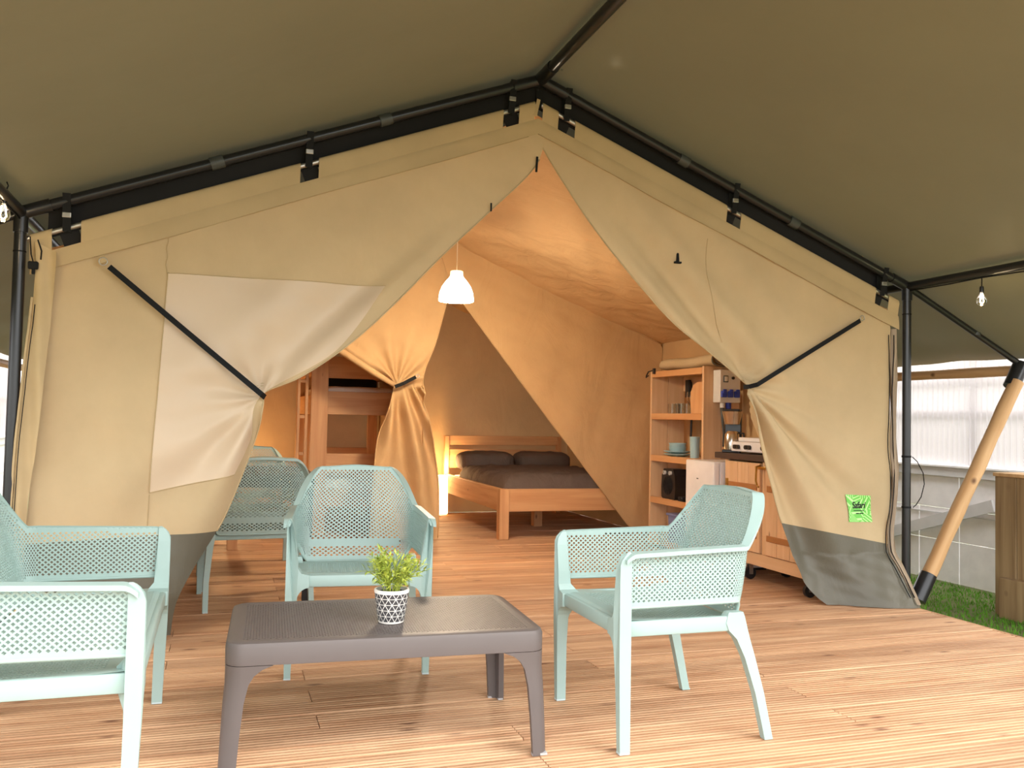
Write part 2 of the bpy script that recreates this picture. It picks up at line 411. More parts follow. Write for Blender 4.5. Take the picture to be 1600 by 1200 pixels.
# ------------------------------------------------------------------ tent front: header, flaps, straps
def zp(x): return 1.85+.389*(x if x < HALF else W_-x)   # inner carrier pipe
YF = .03
NOTCH = [.186, 1.265, 2.324, 2.645, 3.713, 4.785]
def header():
    root = thing('gable_header', 'beige canvas header sleeve hung below the black rafters', 'canvas', (HALF, YF, zp(HALF)))
    cuts = [(.035, .125), (.245, 1.225), (1.315, 2.282), (2.372, 2.462), (2.508, 2.600), (2.70, 3.672), (3.765, 4.742), (4.84, 4.92)]
    for a, b in cuts:                      # sleeve pieces wrapped over the pipe
        nu, nv = max(4, int((b-a)/.02)), 12; A = np.zeros((nu, nv, 3))
        for i in range(nu):
            x = a+(b-a)*i/(nu-1)
            for j in range(nv):
                v = j/(nv-1)
                if v < .4:
                    an = PI*(1-v/.4)-PI/2; rr = .0175
                    p = (x, YF-math.cos(an)*rr*1.0 if False else YF-rr*math.sin(PI*.5*(v/.4)), zp(x)+rr*math.cos(PI*.5*(v/.4)))
                else:
                    t = (v-.4)/.6; p = (x, YF-.0175*(1-t)**1.5-.004, zp(x)-.105*t+.002*math.sin(x*7)*t)
                A[i, j] = p
        mb = MB(); mb.grid(A); mb.build('sleeve', M['canvas_band'], root, smooth=True, world=True)
    for s in (0, 1):                       # doubled band under the sleeve
        a, b = (.04, HALF) if s == 0 else (HALF, 4.925); nu = 90; A = np.zeros((nu, 7, 3))
        for i in range(nu):
            x = a+(b-a)*i/(nu-1); wv = .004*sn(x*4, 0, 4)
            for j in range(7):
                t = j/6; A[i, j] = (x, YF-.006-.004*math.sin(PI*t)-.006*t*t+wv*t, zp(x)-.085-.088*t+.003*math.sin(x*5+1)*t)
        mb = MB(); mb.grid(A); mb.build('band', M['canvas_band'], root, smooth=True, world=True)
        e = MB(); e.tube([A[i, 6] for i in range(0, nu, 3)], .0022, 6); e.build('hem_cord', M['canvas_band'], root, smooth=True, world=True)
    for a, b in ((.10, HALF-.005), (HALF+.005, W_-.10)):
        A = np.zeros((40, 4, 3))
        for i in range(40):
            x = a+(b-a)*i/39
            for j in range(4): A[i, j] = (x, .05+.012*math.sin(x*4+j), zr(x)+.025-(zr(x)+.025-zp(x)+.02)*j/3)
        mb = MB(); mb.grid(A); mb.build('black_skirt', M['blackfab'], root, smooth=True, world=True)
    for a, b in ((.02, HALF-.02), (HALF+.02, W_-.05)):
        MB().tube([(a, YF, zp(a)), (b, YF, zp(b))], .0135, 12).build('carrier_pipe', M['steel'], root, smooth=True, world=True, angle=40)
    for x in NOTCH:
        i = 1 if x < HALF else -1
        d = Vector((1, 0, i*.389)).normalized(); n = Vector((-d.z, 0, d.x))
        top = Vector((x, .0, zr(x))); bot = Vector((x, YF, zp(x)))
        s = MB(); s.bar(bot+Vector((0, -.02, -.02)), top+Vector((0, -.032, .03)), .035, .003, up=(0, 1, 0)); s.bar(bot+Vector((0, .018, -.02)), top+Vector((0, .032, .03)), .035, .003, up=(0, 1, 0))
        st = s.build('hanger_strap', M['strap'], root, world=True)
        q = top*.45+bot*.55
        MB().box((q.x-.019, q.y-.03, q.z-.012), (q.x+.019, q.y-.016, q.z+.012), .003).build('buckle', M['steel'], root, world=True)
        lo = bot-n*.10
        MB().bar(bot-n*.012+Vector((0, .02, 0)), lo+Vector((0, .02, 0)), .085, .003, up=(0, 1, 0)).build('notch_backing', M['blackfab'], root, world=True)
    # apex zip of small straps
    MB().bar((HALF, YF-.01, zp(HALF)+.02), (HALF-.02, YF-.01, zp(HALF)-.075), .02, .004, up=(0, 1, 0)).build('apex_strap', M['canvas_band'], root, world=True)
    MB().bar((HALF, YF-.008, zp(HALF)+.07), (HALF+.002, YF-.008, zp(HALF)-.03), .03, .004, up=(0, 1, 0)).build('hanger_strap', M['strap'], root, world=True)
header()

def sheet(pairs, nu, nv, yf, v0=0, v1=None, power=None):
    """rows run from the left point to the right point of each pair; returns (rows, cols, 3)"""
    pr = np.array(pairs, float); seg = np.linalg.norm(np.diff(pr[:, 1], axis=0), axis=1)+np.linalg.norm(np.diff(pr[:, 0], axis=0), axis=1)
    t = np.concatenate([[0], np.cumsum(seg)]); 
    a = t[v0]; b = t[v1 if v1 is not None else -1]
    A = np.zeros((nv, nu, 3))
    def cr(arr, s):
        return np.array([np.interp(s, t, arr[:, 0]), np.interp(s, t, arr[:, 1])])
    for j in range(nv):
        s = a+(b-a)*j/(nv-1); l = cr(pr[:, 0], s); r = cr(pr[:, 1], s)
        for i in range(nu):
            u = i/(nu-1); p = l*(1-u)+r*u
            A[j, i] = (p[0], yf(p[0], p[1]), p[1])
    return A

def dense(poly, n):
    """smooth Catmull-Rom through 2-D points, n per span"""
    P = [np.array(p, float) for p in poly]; out = []
    for i in range(len(P)-1):
        p0, p1, p2, p3 = P[max(i-1, 0)], P[i], P[i+1], P[min(i+2, len(P)-1)]
        for k in range(n):
            t = k/n
            out.append(.5*((2*p1)+(-p0+p2)*t+(2*p0-5*p1+4*p2-p3)*t*t+(-p0+3*p1-3*p2+p3)*t**3))
    out.append(P[-1]); return out

def fold_left(x, z):
    T = (1.075, 1.165); dx, dz = x-T[0], z-T[1]; r = math.hypot(dx, dz); th = math.atan2(dz, dx)
    y = YF
    if dz >= 0:      # long soft folds running up towards the apex along the free edge
        c = (dx*.717+dz*.697); q = (-dx*.697+dz*.717)      # along / away from the edge line
        y += .040*math.sin(q*15.0)*math.exp(-q*3.4)*smooth(-.02, .18, c+q)*smooth(1.9, .5, c)
        y += -.035*math.exp(-(q/.05)**2)*smooth(0, .25, c)*smooth(1.6, .4, c)
    else:            # folds falling from the tie
        q = -math.atan2(dx, -dz)
        y += .060*math.sin(q*10+.5)*smooth(0, .25, r)*math.exp(-r*.55)*smooth(1.5, .1, q)
        y += .055*smooth(0, .6, -dz)*math.exp(-((q-.05)/.35)**2)
    y += .020*math.sin(th*9)*math.exp(-r*5.0)*smooth(0, .08, r)
    y += .007*sn(x*3.1, z*2.7, 1)+.003*sn(x*7, z*9, 3)
    if z < .22: y += (.22-z)*.35*smooth(.2, .7, x)
    return y

def fold_right(x, z):
    T = (3.83, 1.30); dx, dz = x-T[0], z-T[1]; r = math.hypot(dx, dz)
    y = YF
    if dz >= 0:
        c = (-dx*.70+dz*.714); q = (dx*.714+dz*.70)
        y += .048*math.sin(q*22.0+.4)*math.exp(-q*3.8)*smooth(0, .12, c+q)*smooth(1.7, .4, c)
        y += -.03*math.exp(-(q/.045)**2)*smooth(0, .2, c)*smooth(1.6, .4, c)
    q = math.atan2(dx, -dz)
    if dz < .1:
        y += .075*(math.sin(q*15+1.2)+.35*math.sin(q*31))*smooth(0, .22, r)*math.exp(-r*.75)*smooth(1.45, .35, q)*smooth(.1, 0, dz)
        y += .05*smooth(0, .8, -dz)*math.exp(-((q-.2)/.3)**2)
    y += .022*math.sin(math.atan2(dz, dx)*11)*math.exp(-r*5.0)*smooth(0, .07, r)
    y += .006*sn(x*3.1, z*2.7, 5)+.003*sn(x*8, z*7, 2)
    if z < .30: y += -(.30-z)*(.15+.55*smooth(4.2, 4.9, x))+.008*sn(x*11, z*12, 2)*smooth(.5, .2, z)
    return y

def ribbon(pts, wd, th=.003, up=(0, 1, 0)):
    mb = MB()
    for a, b in zip(pts[:-1], pts[1:]): mb.bar(a, b, wd, th, up=up)
    return mb

def dring(c, r=.018):
    return MB().tube([(c[0]+r*math.cos(a), c[1], c[2]+r*math.sin(a)) for a in np.linspace(0, 2*PI, 17)[:-1]], .003, 6, closed=True)

def front_flaps():
    # ---- left flap
    eL = [(2.470, 2.66), (2.30, 2.605), (1.90, 2.45), (1.45, 2.275), (1.0, 2.10), (.62, 1.95), (.13, 1.745), (.125, 1.60), (.11, 1.30), (.095, 1.05), (.08, .80), (.07, .60), (.065, .474), (.06, .30), (.058, .15), (.056, .01)]
    eR = [(2.525, 2.64), (2.47, 2.459), (2.203, 2.176), (1.962, 1.933), (1.682, 1.629), (1.475, 1.432), (1.258, 1.272), (1.092, 1.193), (1.083, 1.140), (1.062, .994), (1.004, .807), (.935, .616), (.886, .512), (.79, .345), (.715, .18), (.69, .012)]
    root = thing('tent_door_flap', 'left canvas door flap tied back, with a milky window panel', 'tent flap', (.10, YF, 0))
    dl, dr = dense(eL, 5), dense(eR, 5); pairs = list(zip(dl, dr)); kb = 12*5
    A = sheet(pairs, 90, 190, fold_left, 0, kb); mb = MB(); mb.grid(A); mb.build('canvas_panel', M['canvas'], root, smooth=True, world=True)
    B = sheet(pairs, 60, 40, fold_left, kb, len(pairs)-1); mb = MB(); mb.grid(B); mb.build('ground_hem', M['groundflap'], root, smooth=True, world=True)
    edge = [(p[0], fold_left(p[0], p[1]), p[1]) for p in dr[4:kb+1]]
    MB().tube(edge, .0045, 6).build('edge_piping', M['canvas_band'], root, smooth=True, world=True)
    # milky window: top edge, right side into the gather, bottom edge
    wl = [(.626, 1.745), (.612, 1.45), (.60, 1.18), (.588, .95), (.578, .700)]
    wr = [(1.665, 1.752), (1.42, 1.405), (1.07, 1.17), (1.03, .96), (.957, .785)]
    a, b = dense(wl, 8), dense(wr, 8)
    Wn = sheet(list(zip(a, b)), 60, 90, lambda x, z: fold_left(x, z)-.005)
    mb = MB(); mb.grid(Wn); win = mb.build('window_film', M['pvc'], root, smooth=True, world=True)
    e = MB(); e.tube([Wn[0, i] for i in range(60)], .0025, 5); e.tube([Wn[-1, i] for i in range(60)], .0025, 5); e.tube([Wn[j, 0] for j in range(90)], .0025, 5)
    e.build('window_stitching', M['canvas_band'], root, smooth=True, world=True)
    seam = [(.618+.004*math.sin(k), 1.92-k*.012) for k in range(16)]
    MB().tube([(x, fold_left(x, z)-.002, z) for x, z in seam], .002, 5).build('seam', M['canvas_band'], root, smooth=True, world=True)
    seam = [(.577-.02*k/30, .69-k*.022) for k in range(11)]
    MB().tube([(x, fold_left(x, z)-.002, z) for x, z in seam], .002, 5).build('seam', M['canvas_band'], root, smooth=True, world=True)
    st = [(.372, YF-.035, 1.752), (.72, YF-.04, 1.465), (1.07, YF-.065, 1.178), (1.088, YF-.02, 1.165), (1.09, YF+.03, 1.164)]
    ribbon(st, .026).build('tie_strap', M['strap'], root, world=True)
    dring((.345, YF-.03, 1.775)).build('strap_ring', M['steel'], root, smooth=True, world=True)
    MB().bar((.335, YF-.028, 1.80), (.35, YF-.03, 1.77), .03, .004, up=(0, 1, 0)).build('ring_tab', M['canvas_band'], root, world=True)
    for x, z in ((2.222, 2.235),):
        MB().bar((x, YF-.02, z), (x, YF-.02, z-.045), .008, .005, up=(0, 1, 0)).build('zip_pull', M['strap'], root, world=True)
    # ---- right flap
    eL = [(2.505, 2.60), (2.524, 2.561), (2.66, 2.373), (2.838, 2.139), (3.079, 1.875), (3.327, 1.634), (3.58, 1.462), (3.819, 1.330), (3.835, 1.26), (3.855, 1.17), (3.91, .98), (4.002, .735), (4.093, .495), (4.186, .276), (4.264, .11), (4.39, .004)]
    eR = [(2.53, 2.64), (2.75, 2.56), (3.2, 2.385), (3.7, 2.19), (4.2, 1.995), (4.6, 1.84), (4.84, 1.75), (4.868, 1.65), (4.868, 1.50), (4.868, 1.30), (4.868, 1.0), (4.868, .68), (4.870, .352), (4.872, .2), (4.885, .09), (4.91, .004)]
    root = thing('tent_door_flap', 'right canvas door flap tied back, with a small green patch', 'tent flap', (4.88, YF, 0))
    dl, dr = dense(eL, 5), dense(eR, 5); pairs = list(zip(dl, dr))
    A = sheet(pairs, 110, 190, fold_right, 0, kb); mb = MB(); mb.grid(A); mb.build('canvas_panel', M['canvas'], root, smooth=True, world=True)
    B = sheet(pairs, 80, 44, fold_right, kb, len(pairs)-1); mb = MB(); mb.grid(B); mb.build('ground_hem', M['groundflap'], root, smooth=True, world=True)
    MB().tube([(p[0], fold_right(p[0], p[1]), p[1]) for p in dl[2:kb+1]], .0045, 6).build('edge_piping', M['canvas_band'], root, smooth=True, world=True)
    st = [(4.612, YF-.03, 1.735), (4.22, YF-.04, 1.515), (3.86, YF-.06, 1.315), (3.828, YF-.02, 1.302), (3.825, YF+.03, 1.302)]
    ribbon(st, .026).build('tie_strap', M['strap'], root, world=True)
    dring((4.632, YF-.025, 1.752), .016).build('strap_ring', M['steel'], root, smooth=True, world=True)
    for pts in ([(3.552, 2.16), (3.548, 2.02), (3.552, 1.90), (3.60, 1.72), (3.672, 1.56)],):
        MB().tube([(x, fold_right(x, z)-.002, z) for x, z in dense(pts, 6)], .002, 5).build('seam', M['canvas_band'], root, smooth=True, world=True)
    m = MB(); m.lathe([(0, 0), (.010, 0), (.007, .05), (.003, .055), (0, .056)], 10, (3.345, fold_right(3.345, 2.0)-.012, 2.0)); m.box((3.325, YF-.03, 1.995), (3.368, YF-.012, 2.006), .002)
    m.build('storm_toggle', M['strap'], root, world=True)
    MB().bar((2.478, YF-.02, 2.515), (2.474, YF-.02, 2.43), .011, .006, up=(0, 1, 0)).build('zip_pull', M['strap'], root, world=True)
    # side zip and drawcord at the corner post
    for dx, k in ((.012, 0), (-.018, 2)):
        MB().tube([(4.868+dx+.006*math.sin(z*9+k), fold_right(4.868, z)-.012, z) for z in np.linspace(1.66, .06, 40)], .003, 6).build('corner_zip', M['strap'], root, smooth=True, world=True)
    A = np.zeros((60, 6, 3))
    for j in range(60):
        z = 1.70-1.68*j/59
        for i in range(6): A[j, i] = (4.872+.009*i+.006*math.sin(z*11+i), fold_right(4.868, z)-.004+.022*math.sin(i*1.9), z)
    mb = MB(); mb.grid(A); mb.build('corner_strip', M['strip'], root, smooth=True, world=True)
    # ---- green patch with its print
    def patch_mat():
        m, nt, b = newmat('green_leaf_print'); N = nt.nodes; L = nt.links; b.inputs['Roughness'].default_value = .6
        tc = N.new('ShaderNodeTexCoord'); mp = N.new('ShaderNodeMapping'); mp.inputs['Scale'].default_value = (1, 0, 1)
        vo = N.new('ShaderNodeTexVoronoi'); vo.inputs['Scale'].default_value = 14
        L.new(tc.outputs['Object'], mp.inputs[0]); L.new(mp.outputs[0], vo.inputs['Vector'])
        mul = N.new('ShaderNodeVectorMath'); mul.operation = 'MULTIPLY_ADD'; mul.inputs[1].default_value = (5, 0, 5)
        L.new(vo.outputs['Color'], mul.inputs[0]); mul.inputs[2].default_value = (-2.5, 0, -2.5)
        dot = N.new('ShaderNodeVectorMath'); dot.operation = 'DOT_PRODUCT'; L.new(mul.outputs[0], dot.inputs[0]); L.new(mp.outputs[0], dot.inputs[1])
        ml = N.new('ShaderNodeMath'); ml.operation = 'MULTIPLY'; ml.inputs[1].default_value = 190; L.new(dot.outputs['Value'], ml.inputs[0])
        si = N.new('ShaderNodeMath'); si.operation = 'SINE'; L.new(ml.outputs[0], si.inputs[0])
        rp = N.new('ShaderNodeValToRGB'); rp.color_ramp.elements[0].position = .3; rp.color_ramp.elements[0].color = lin(112, 200, 84)
        rp.color_ramp.elements[1].position = .75; rp.color_ramp.elements[1].color = lin(196, 246, 160); L.new(si.outputs[0], rp.inputs[0]); L.new(rp.outputs[0], b.inputs['Base Color'])
        return m
    c = (4.648, .578); yy = min(fold_right(x, z) for x in (4.55, 4.65, 4.75) for z in (.5, .58, .66))
    prs = [((4.552, .662), (4.722, .655)), ((4.557, .58), (4.735, .575)), ((4.548, .498), (4.752, .490))]
    P = sheet([(np.array(a), np.array(b)) for a, b in prs], 14, 14, lambda x, z: fold_right(x, z)-.006)
    mb = MB(); mb.grid(P); pt = mb.build('logo_patch', patch_mat(), root, smooth=True, world=True); pt['label'] = 'small green patch with leaf pattern and black lettering'
    ink = plain('black_print', lin(20, 24, 22), .7, noise=0)
    cu = bpy.data.curves.new('print', 'FONT'); cu.body = 'Safari'; cu.size = .048; cu.align_x = 'CENTER'; cu.extrude = .0006; cu.offset = .0009; cu.shear = .12
    to = bpy.data.objects.new('print', cu); COL.objects.link(to); bpy.context.view_layer.update()
    me = bpy.data.meshes.new_from_object(to.evaluated_get(bpy.context.evaluated_depsgraph_get())); bpy.data.objects.remove(to)
    mb = MB(); yt = lambda x, z: fold_right(x, z)-.009
    mb.add([(4.645+v.co.x*.92, yt(4.645+v.co.x*.92, .578+v.co.y)-v.co.z, .578+v.co.y*1.15) for v in me.vertices], [tuple(p.vertices) for p in me.polygons])
    mb.build('lettering', ink, root, world=True)
    u = MB(); u.bar((4.602, yt(4.602, .562), .564), (4.688, yt(4.688, .561), .561), .004, .001, up=(0, 1, 0)); u.bar((4.62, yt(4.62, .546), .546), (4.648, yt(4.648, .546), .545), .006, .001, up=(0, 1, 0)); u.bar((4.654, yt(4.654, .545), .545), (4.684, yt(4.684, .545), .545), .006, .001, up=(0, 1, 0))
    u.build('lettering', ink, root, world=True)
    # ---- left corner strip with drawcord
    root = thing('corner_flap', 'narrow cream canvas corner flap beside the left black post', 'tent flap', (.06, -.02, 0))
    lt = [(.062, 1.842), (.070, 1.70), (.045, 1.31), (.024, .91), (.016, .65), (.008, .02)]; rt_ = [(.150, 1.742+.06), (.150, 1.70), (.128, 1.31), (.104, .91), (.076, .65), (.07, .02)]
    S = sheet(list(zip(dense(lt, 8), dense(rt_, 8))), 14, 110, lambda x, z: -.012+.010*math.sin(x*70+z*3)+.008*sn(x*5, z*7, 2))
    mb = MB(); mb.grid(S); mb.build('canvas_strip', M['canvas_band'], root, smooth=True, world=True)
    MB().tube([(S[j, 0][0]-.004, S[j, 0][1]-.004, S[j, 0][2]) for j in range(14, 110, 3)], .006, 8).build('piping', M['canvas_band'], root, smooth=True, world=True)
    MB().tube([(S[j, 0][0]+.012, S[j, 0][1]-.012, S[j, 0][2]) for j in range(16, 110, 3)], .002, 5).build('drawcord', M['strap'], root, smooth=True, world=True)
    mb = MB(); mb.tube([(.045, -.03, 1.86), (.052, -.03, 1.78), (.062, -.03, 1.745)], .003, 6); mb.tube([(.075, -.02, 1.85), (.092, -.02, 1.80), (.090, -.02, 1.76)], .0035, 6)
    mb.box((.042, -.045, 1.712), (.084, -.025, 1.748), .006); mb.box((.058, -.042, 1.69), (.072, -.03, 1.715), .003)
    mb.build('cord_buckle', M['strap'], root, world=True)
front_flaps()

def partition():
    # canvas partition between living space and bedrooms
    root = thing('bedroom_curtain', 'tan canvas partition with a slanting edge in front of the double bed', 'curtain', (4.8, 3.0, 0))
    yf = lambda x, z: 2.99+.010*sn(x*4, z*3, 2)+.004*sn(x*9, z*8, 5)
    prs = [((2.60, zin(2.60)), (2.62, zin(2.62))), ((2.76, 2.25), (3.9, zin(3.9)-.02)), ((2.909, 2.048), (4.84, zin(4.84)-.02)), ((3.726, 1.059), (4.845, 1.0)), ((4.52, .11), (4.848, .03))]
    A = sheet([(np.array(a), np.array(b)) for a, b in prs], 40, 80, yf); mb = MB(); mb.grid(A); mb.build('canvas_panel', M['canvas_in'], root, smooth=True, world=True)
    MB().tube([A[j, 0] for j in range(80)], .005, 6).build('edge_piping', M['canvas_in'], root, smooth=True, world=True)
    MB().tube([(x, 2.98, zin(x)-.015) for x in np.linspace(2.6, 4.83, 30)], .006, 6).build('top_seam', M['canvas_in'], root, smooth=True, world=True)
    root = thing('bedroom_curtain', 'tan canvas curtain tied back with a dark strap by the bunk bed', 'curtain', (2.5, 3.0, 0))
    T = (2.31, 1.345)
    def yc(x, z):
        dx, dz = x-T[0], z-T[1]; r = math.hypot(dx, dz); y = 3.0
        if dz < 0:
            q = dx/(abs(dz)*.45+.10); y += .060*math.sin(q*8.5+.5)*smooth(0, .25, r)*(1-.25*smooth(.4, 1.3, r)) + .02*math.sin(x*31+z*3)*smooth(0, .3, r)
        else:
            th = math.atan2(dz, dx); y += .030*math.sin(th*13)*smooth(0, .1, r)*math.exp(-r*2.2)
            q = dx*.55+dz*.83; y += -.035*math.exp(-((q-.02)/.035)**2)*smooth(0, .1, r)*(dx < 0)
        return y+.006*sn(x*8, z*7, 3)
    eL = [(.95, 2.11), (1.33, 1.94), (1.80, 1.655), (2.10, 1.465), (2.28, 1.362), (2.285, 1.325), (2.23, 1.10), (2.16, .86), (2.12, .45), (2.11, .03)]
    eR = [(2.78, zin(2.78)-.02), (2.75, 2.2), (2.70, 1.95), (2.63, 1.70), (2.545, 1.46), (2.54, 1.40), (2.585, 1.10), (2.655, .82), (2.705, .5), (2.70, .03)]
    B = sheet(list(zip(dense(eL, 6), dense(eR, 6))), 110, 190, yc); mb = MB(); mb.grid(B); mb.build('canvas_panel', M['canvas_in'], root, smooth=True, world=True)
    for k in (0, 109): MB().tube([B[j, k] for j in range(0, 190, 2)], .006, 6).build('edge_piping', M['canvas_in'], root, smooth=True, world=True)
    G = np.zeros((40, 4, 3))
    for i in range(40):
        x = .95+1.85*i/39; zb = 2.11+(zin(2.78)-.02-2.11)*(x-.95)/1.83-.05
        for j in range(4): G[i, j] = (x, 3.035+.005*math.sin(x*6+j), zin(x)-.012+(zb-zin(x)+.012)*j/3)
    mb = MB(); mb.grid(G); mb.build('gable_piece', M['canvas_in'], root, smooth=True, world=True)
    # rolled edge from the gather to the roof
    MB().tube([(1.37, 2.95, 1.88), (1.80, 2.945, 1.635), (2.10, 2.94, 1.45), (2.28, 2.94, 1.35)], [.03, .03, .028, .02], 10).build('rolled_edge', M['canvas_in'], root, smooth=True, world=True)
    ribbon([(2.28, 2.92, 1.335), (2.35, 2.905, 1.365), (2.46, 2.93, 1.425)], .03, .004).build('tie_strap', M['strap'], root, world=True)
    dring((2.477, 2.93, 1.434), .014).build('strap_ring', M['steel'], root, smooth=True, world=True)
partition()

# ------------------------------------------------------------------ perforated plastic
def perf(P, ok, hole, thick, frac=.62):
    """P (ni,nj,3) lattice. Diamond cells are centred on odd lattice points; ok/hole are boolean per point."""
    ni, nj = P.shape[:2]
    du = np.gradient(P, axis=0); dv = np.gradient(P, axis=1); n = np.cross(du, dv); ln = np.linalg.norm(n, axis=2, keepdims=True); ln[ln < 1e-9] = 1
    n = n/ln; T = P+n*thick/2; B = P-n*thick/2
    V = list(map(tuple, T.reshape(-1, 3)))+list(map(tuple, B.reshape(-1, 3))); F = []; off = ni*nj
    for i in range(ni):
        for j in range(nj):
            if (i+j) % 2 == 0 or not ok[i, j]: continue
            c = [(min(i+1, ni-1), j), (i, min(j+1, nj-1)), (max(i-1, 0), j), (i, max(j-1, 0))]
            ids = [a*nj+b for a, b in c]
            q = []
            for k in ids:
                if k not in q: q.append(k)
            pts = [P[k//nj, k % nj] for k in q]
            if len(q) < 3: continue
            ar = np.linalg.norm(np.cross(pts[1]-pts[0], pts[2]-pts[0]))
            if len(q) == 4: ar = max(ar, np.linalg.norm(np.cross(pts[2]-pts[0], pts[3]-pts[0])))
            if ar < 1e-7: continue
            if hole[i, j] and len(q) == 4:
                ct = sum(T[k//nj, k % nj] for k in q)/4; cb = sum(B[k//nj, k % nj] for k in q)/4
                b0 = len(V)
                for k in q: V.append(tuple(ct+(T[k//nj, k % nj]-ct)*frac))
                for k in q: V.append(tuple(cb+(B[k//nj, k % nj]-cb)*frac))
                for e in range(4):
                    g = (e+1) % 4
                    F.append((q[e], q[g], b0+g, b0+e)); F.append((q[g]+off, q[e]+off, b0+4+e, b0+4+g)); F.append((b0+e, b0+g, b0+4+g, b0+4+e))
            else:
                F.append(tuple(q)); F.append(tuple(k+off for k in reversed(q)))
    return V, F

def perf_obj(name, P, ok, hole, thick, mat, parent, frac=.60):
    V, F = perf(P, ok, hole, thick, frac); mb = MB(); mb.add(V, F); mb.keep = True
    return mb.build(name, mat, parent)

def net_chair(root, width):
    hw = width/2; tp = .016; rc = .15; mat = M['mint']; pitch = .0086; fy = -.275
    def yb(z): return .190+.25*(z-.42)
    na, nc, nb = int(.38/pitch), int(.212/pitch), int((width-2*rc)/pitch)
    def plan(seg, t, z):
        Yb = yb(z); hx = hw-.012+.03*(z-.42); rc = .055+.070*smooth(.46, .78, z)
        if seg == 'L': return (-hx+tp*t, fy+(Yb-rc-fy)*t)
        if seg == 'CL': hx -= tp; a = PI-t*PI/2; return (-hx+rc+rc*math.cos(a), Yb-rc+rc*math.sin(a))
        if seg == 'B': hx -= tp; return ((-hx+rc)+(2*hx-2*rc)*t, Yb+.012*math.sin(PI*t))
        if seg == 'CR': hx -= tp; a = PI/2-t*PI/2; return (hx-rc+rc*math.cos(a), Yb-rc+rc*math.sin(a))
        if seg == 'R': return (hx-tp*(1-t), Yb-rc+(fy-Yb+rc)*t)
    cols = [('L', k/na) for k in range(na)]+[('CL', k/nc) for k in range(nc)]+[('B', k/nb) for k in range(nb)]+[('CR', k/nc) for k in range(nc)]+[('R', k/na) for k in range(na+1)]
    def ztop(s, t):
        if s in 'LR': tt = t if s == 'L' else 1-t; return .648+.012*tt-.020*max(0, 1-tt/.09)**2
        if s == 'B': return .838-.004*math.cos(2*PI*t)
        c = t if s == 'CL' else 1-t
        q = min(1, max(0, (c-.25)/.68)); return .660+.174*(.55*q+.45*smooth(0, 1, q))
    def zbot(s, t):
        if s in 'LR': return .470
        if s == 'B': return .405
        c = t if s == 'CL' else 1-t; return .470-.065*smooth(.3, 1, c)
    zs = np.arange(.405, .855, pitch); nz = len(zs); n = len(cols)
    P = np.zeros((n, nz, 3)); ok = np.zeros((n, nz), bool); hole = np.zeros((n, nz), bool)
    for i, (s, t) in enumerate(cols):
        a, b = zbot(s, t), ztop(s, t)
        for j, z in enumerate(zs):
            zz = min(max(z, a), b); x, y = plan(s, t, zz); P[i, j] = (x, y, zz)
            ok[i, j] = a-pitch*1.01 <= z <= b+pitch*1.01
            hole[i, j] = (a+.020 < z < b-.016) and not (s in ('B',) and .468 < z < .500)
    hole[:3] = False; hole[-3:] = False
    i0, i1 = na+nc//2, na+nc+nb+nc//2
    def sub(name, lo, hi):
        sl = slice(lo, hi); perf_obj(name, P[sl].copy(), ok[sl], hole[sl], .005, mat, root)
    if i0 % 2: i0 += 1
    if i1 % 2: i1 += 1
    sub('armrest', 0, i0+1); sub('backrest', i0, i1+1); sub('armrest', i1, n)
    # rim flange turned outwards along the top edge
    top = []
    for s, t in cols:
        z = ztop(s, t); x, y = plan(s, t, z); top.append(np.array([x, y, z]))
    V = []; F = []
    for i, p in enumerate(top):
        tg = top[min(i+1, n-1)]-top[max(i-1, 0)]; nn = np.array([-tg[1], tg[0], 0]); nn /= np.linalg.norm(nn)
        bk = smooth(.66, .79, p[2]); o = nn*(.026+.012*bk); up = np.array([0, 0, .006]); lean = np.array([0, .0, -.004])
        V += [tuple(p-nn*.004+up), tuple(p+o+up+lean), tuple(p+o+lean-np.array([0, 0, .008])), tuple(p+nn*.001-np.array([0, 0, .006]))]
    for i in range(n-1):
        for k in range(4): F.append((i*4+k, i*4+(k+1) % 4, (i+1)*4+(k+1) % 4, (i+1)*4+k))
    F += [(0, 1, 2, 3), tuple((n-1)*4+k for k in (3, 2, 1, 0))]
    mb = MB(); mb.add(V, F); mb.build('rim', mat, root, smooth=True, angle=40)
    # lower lip of the shell
    low = []
    for s, t in cols:
        z = zbot(s, t); x, y = plan(s, t, z); low.append((x, y, z))
    MB().tube(low[::2], .006, 6).build('lower_lip', mat, root, smooth=True)
    # seat
    sx = int((width-.05)/pitch); sy = int(.455/pitch); S = np.zeros((sx, sy, 3))
    for i in range(sx):
        for j in range(sy):
            u, v = i/(sx-1), j/(sy-1); S[i, j] = (-hw+.022+(width-.044)*u, -.282+.455*v, .427-.022*v-.012*math.sin(PI*u)*math.sin(PI*v)-.012*max(0, 1-v/.07))
    ok = np.ones((sx, sy), bool); hole = np.zeros((sx, sy), bool); hole[7:-7, 10:-6] = True
    perf_obj('seat', S, ok, hole, .005, mat, root)
    # apron under the seat
    mb = MB(); mb.box((-hw+.03, -.285, .374), (hw-.03, -.262, .424), .008); mb.box((-hw+.03, .150, .372), (hw-.03, .172, .408), .006)
    for sg in (-1, 1): mb.box((sg*(hw-.028)-.010, -.27, .372), (sg*(hw-.028)+.010, .165, .424), .006)
    mb.build('apron', mat, root, smooth=True, angle=40)
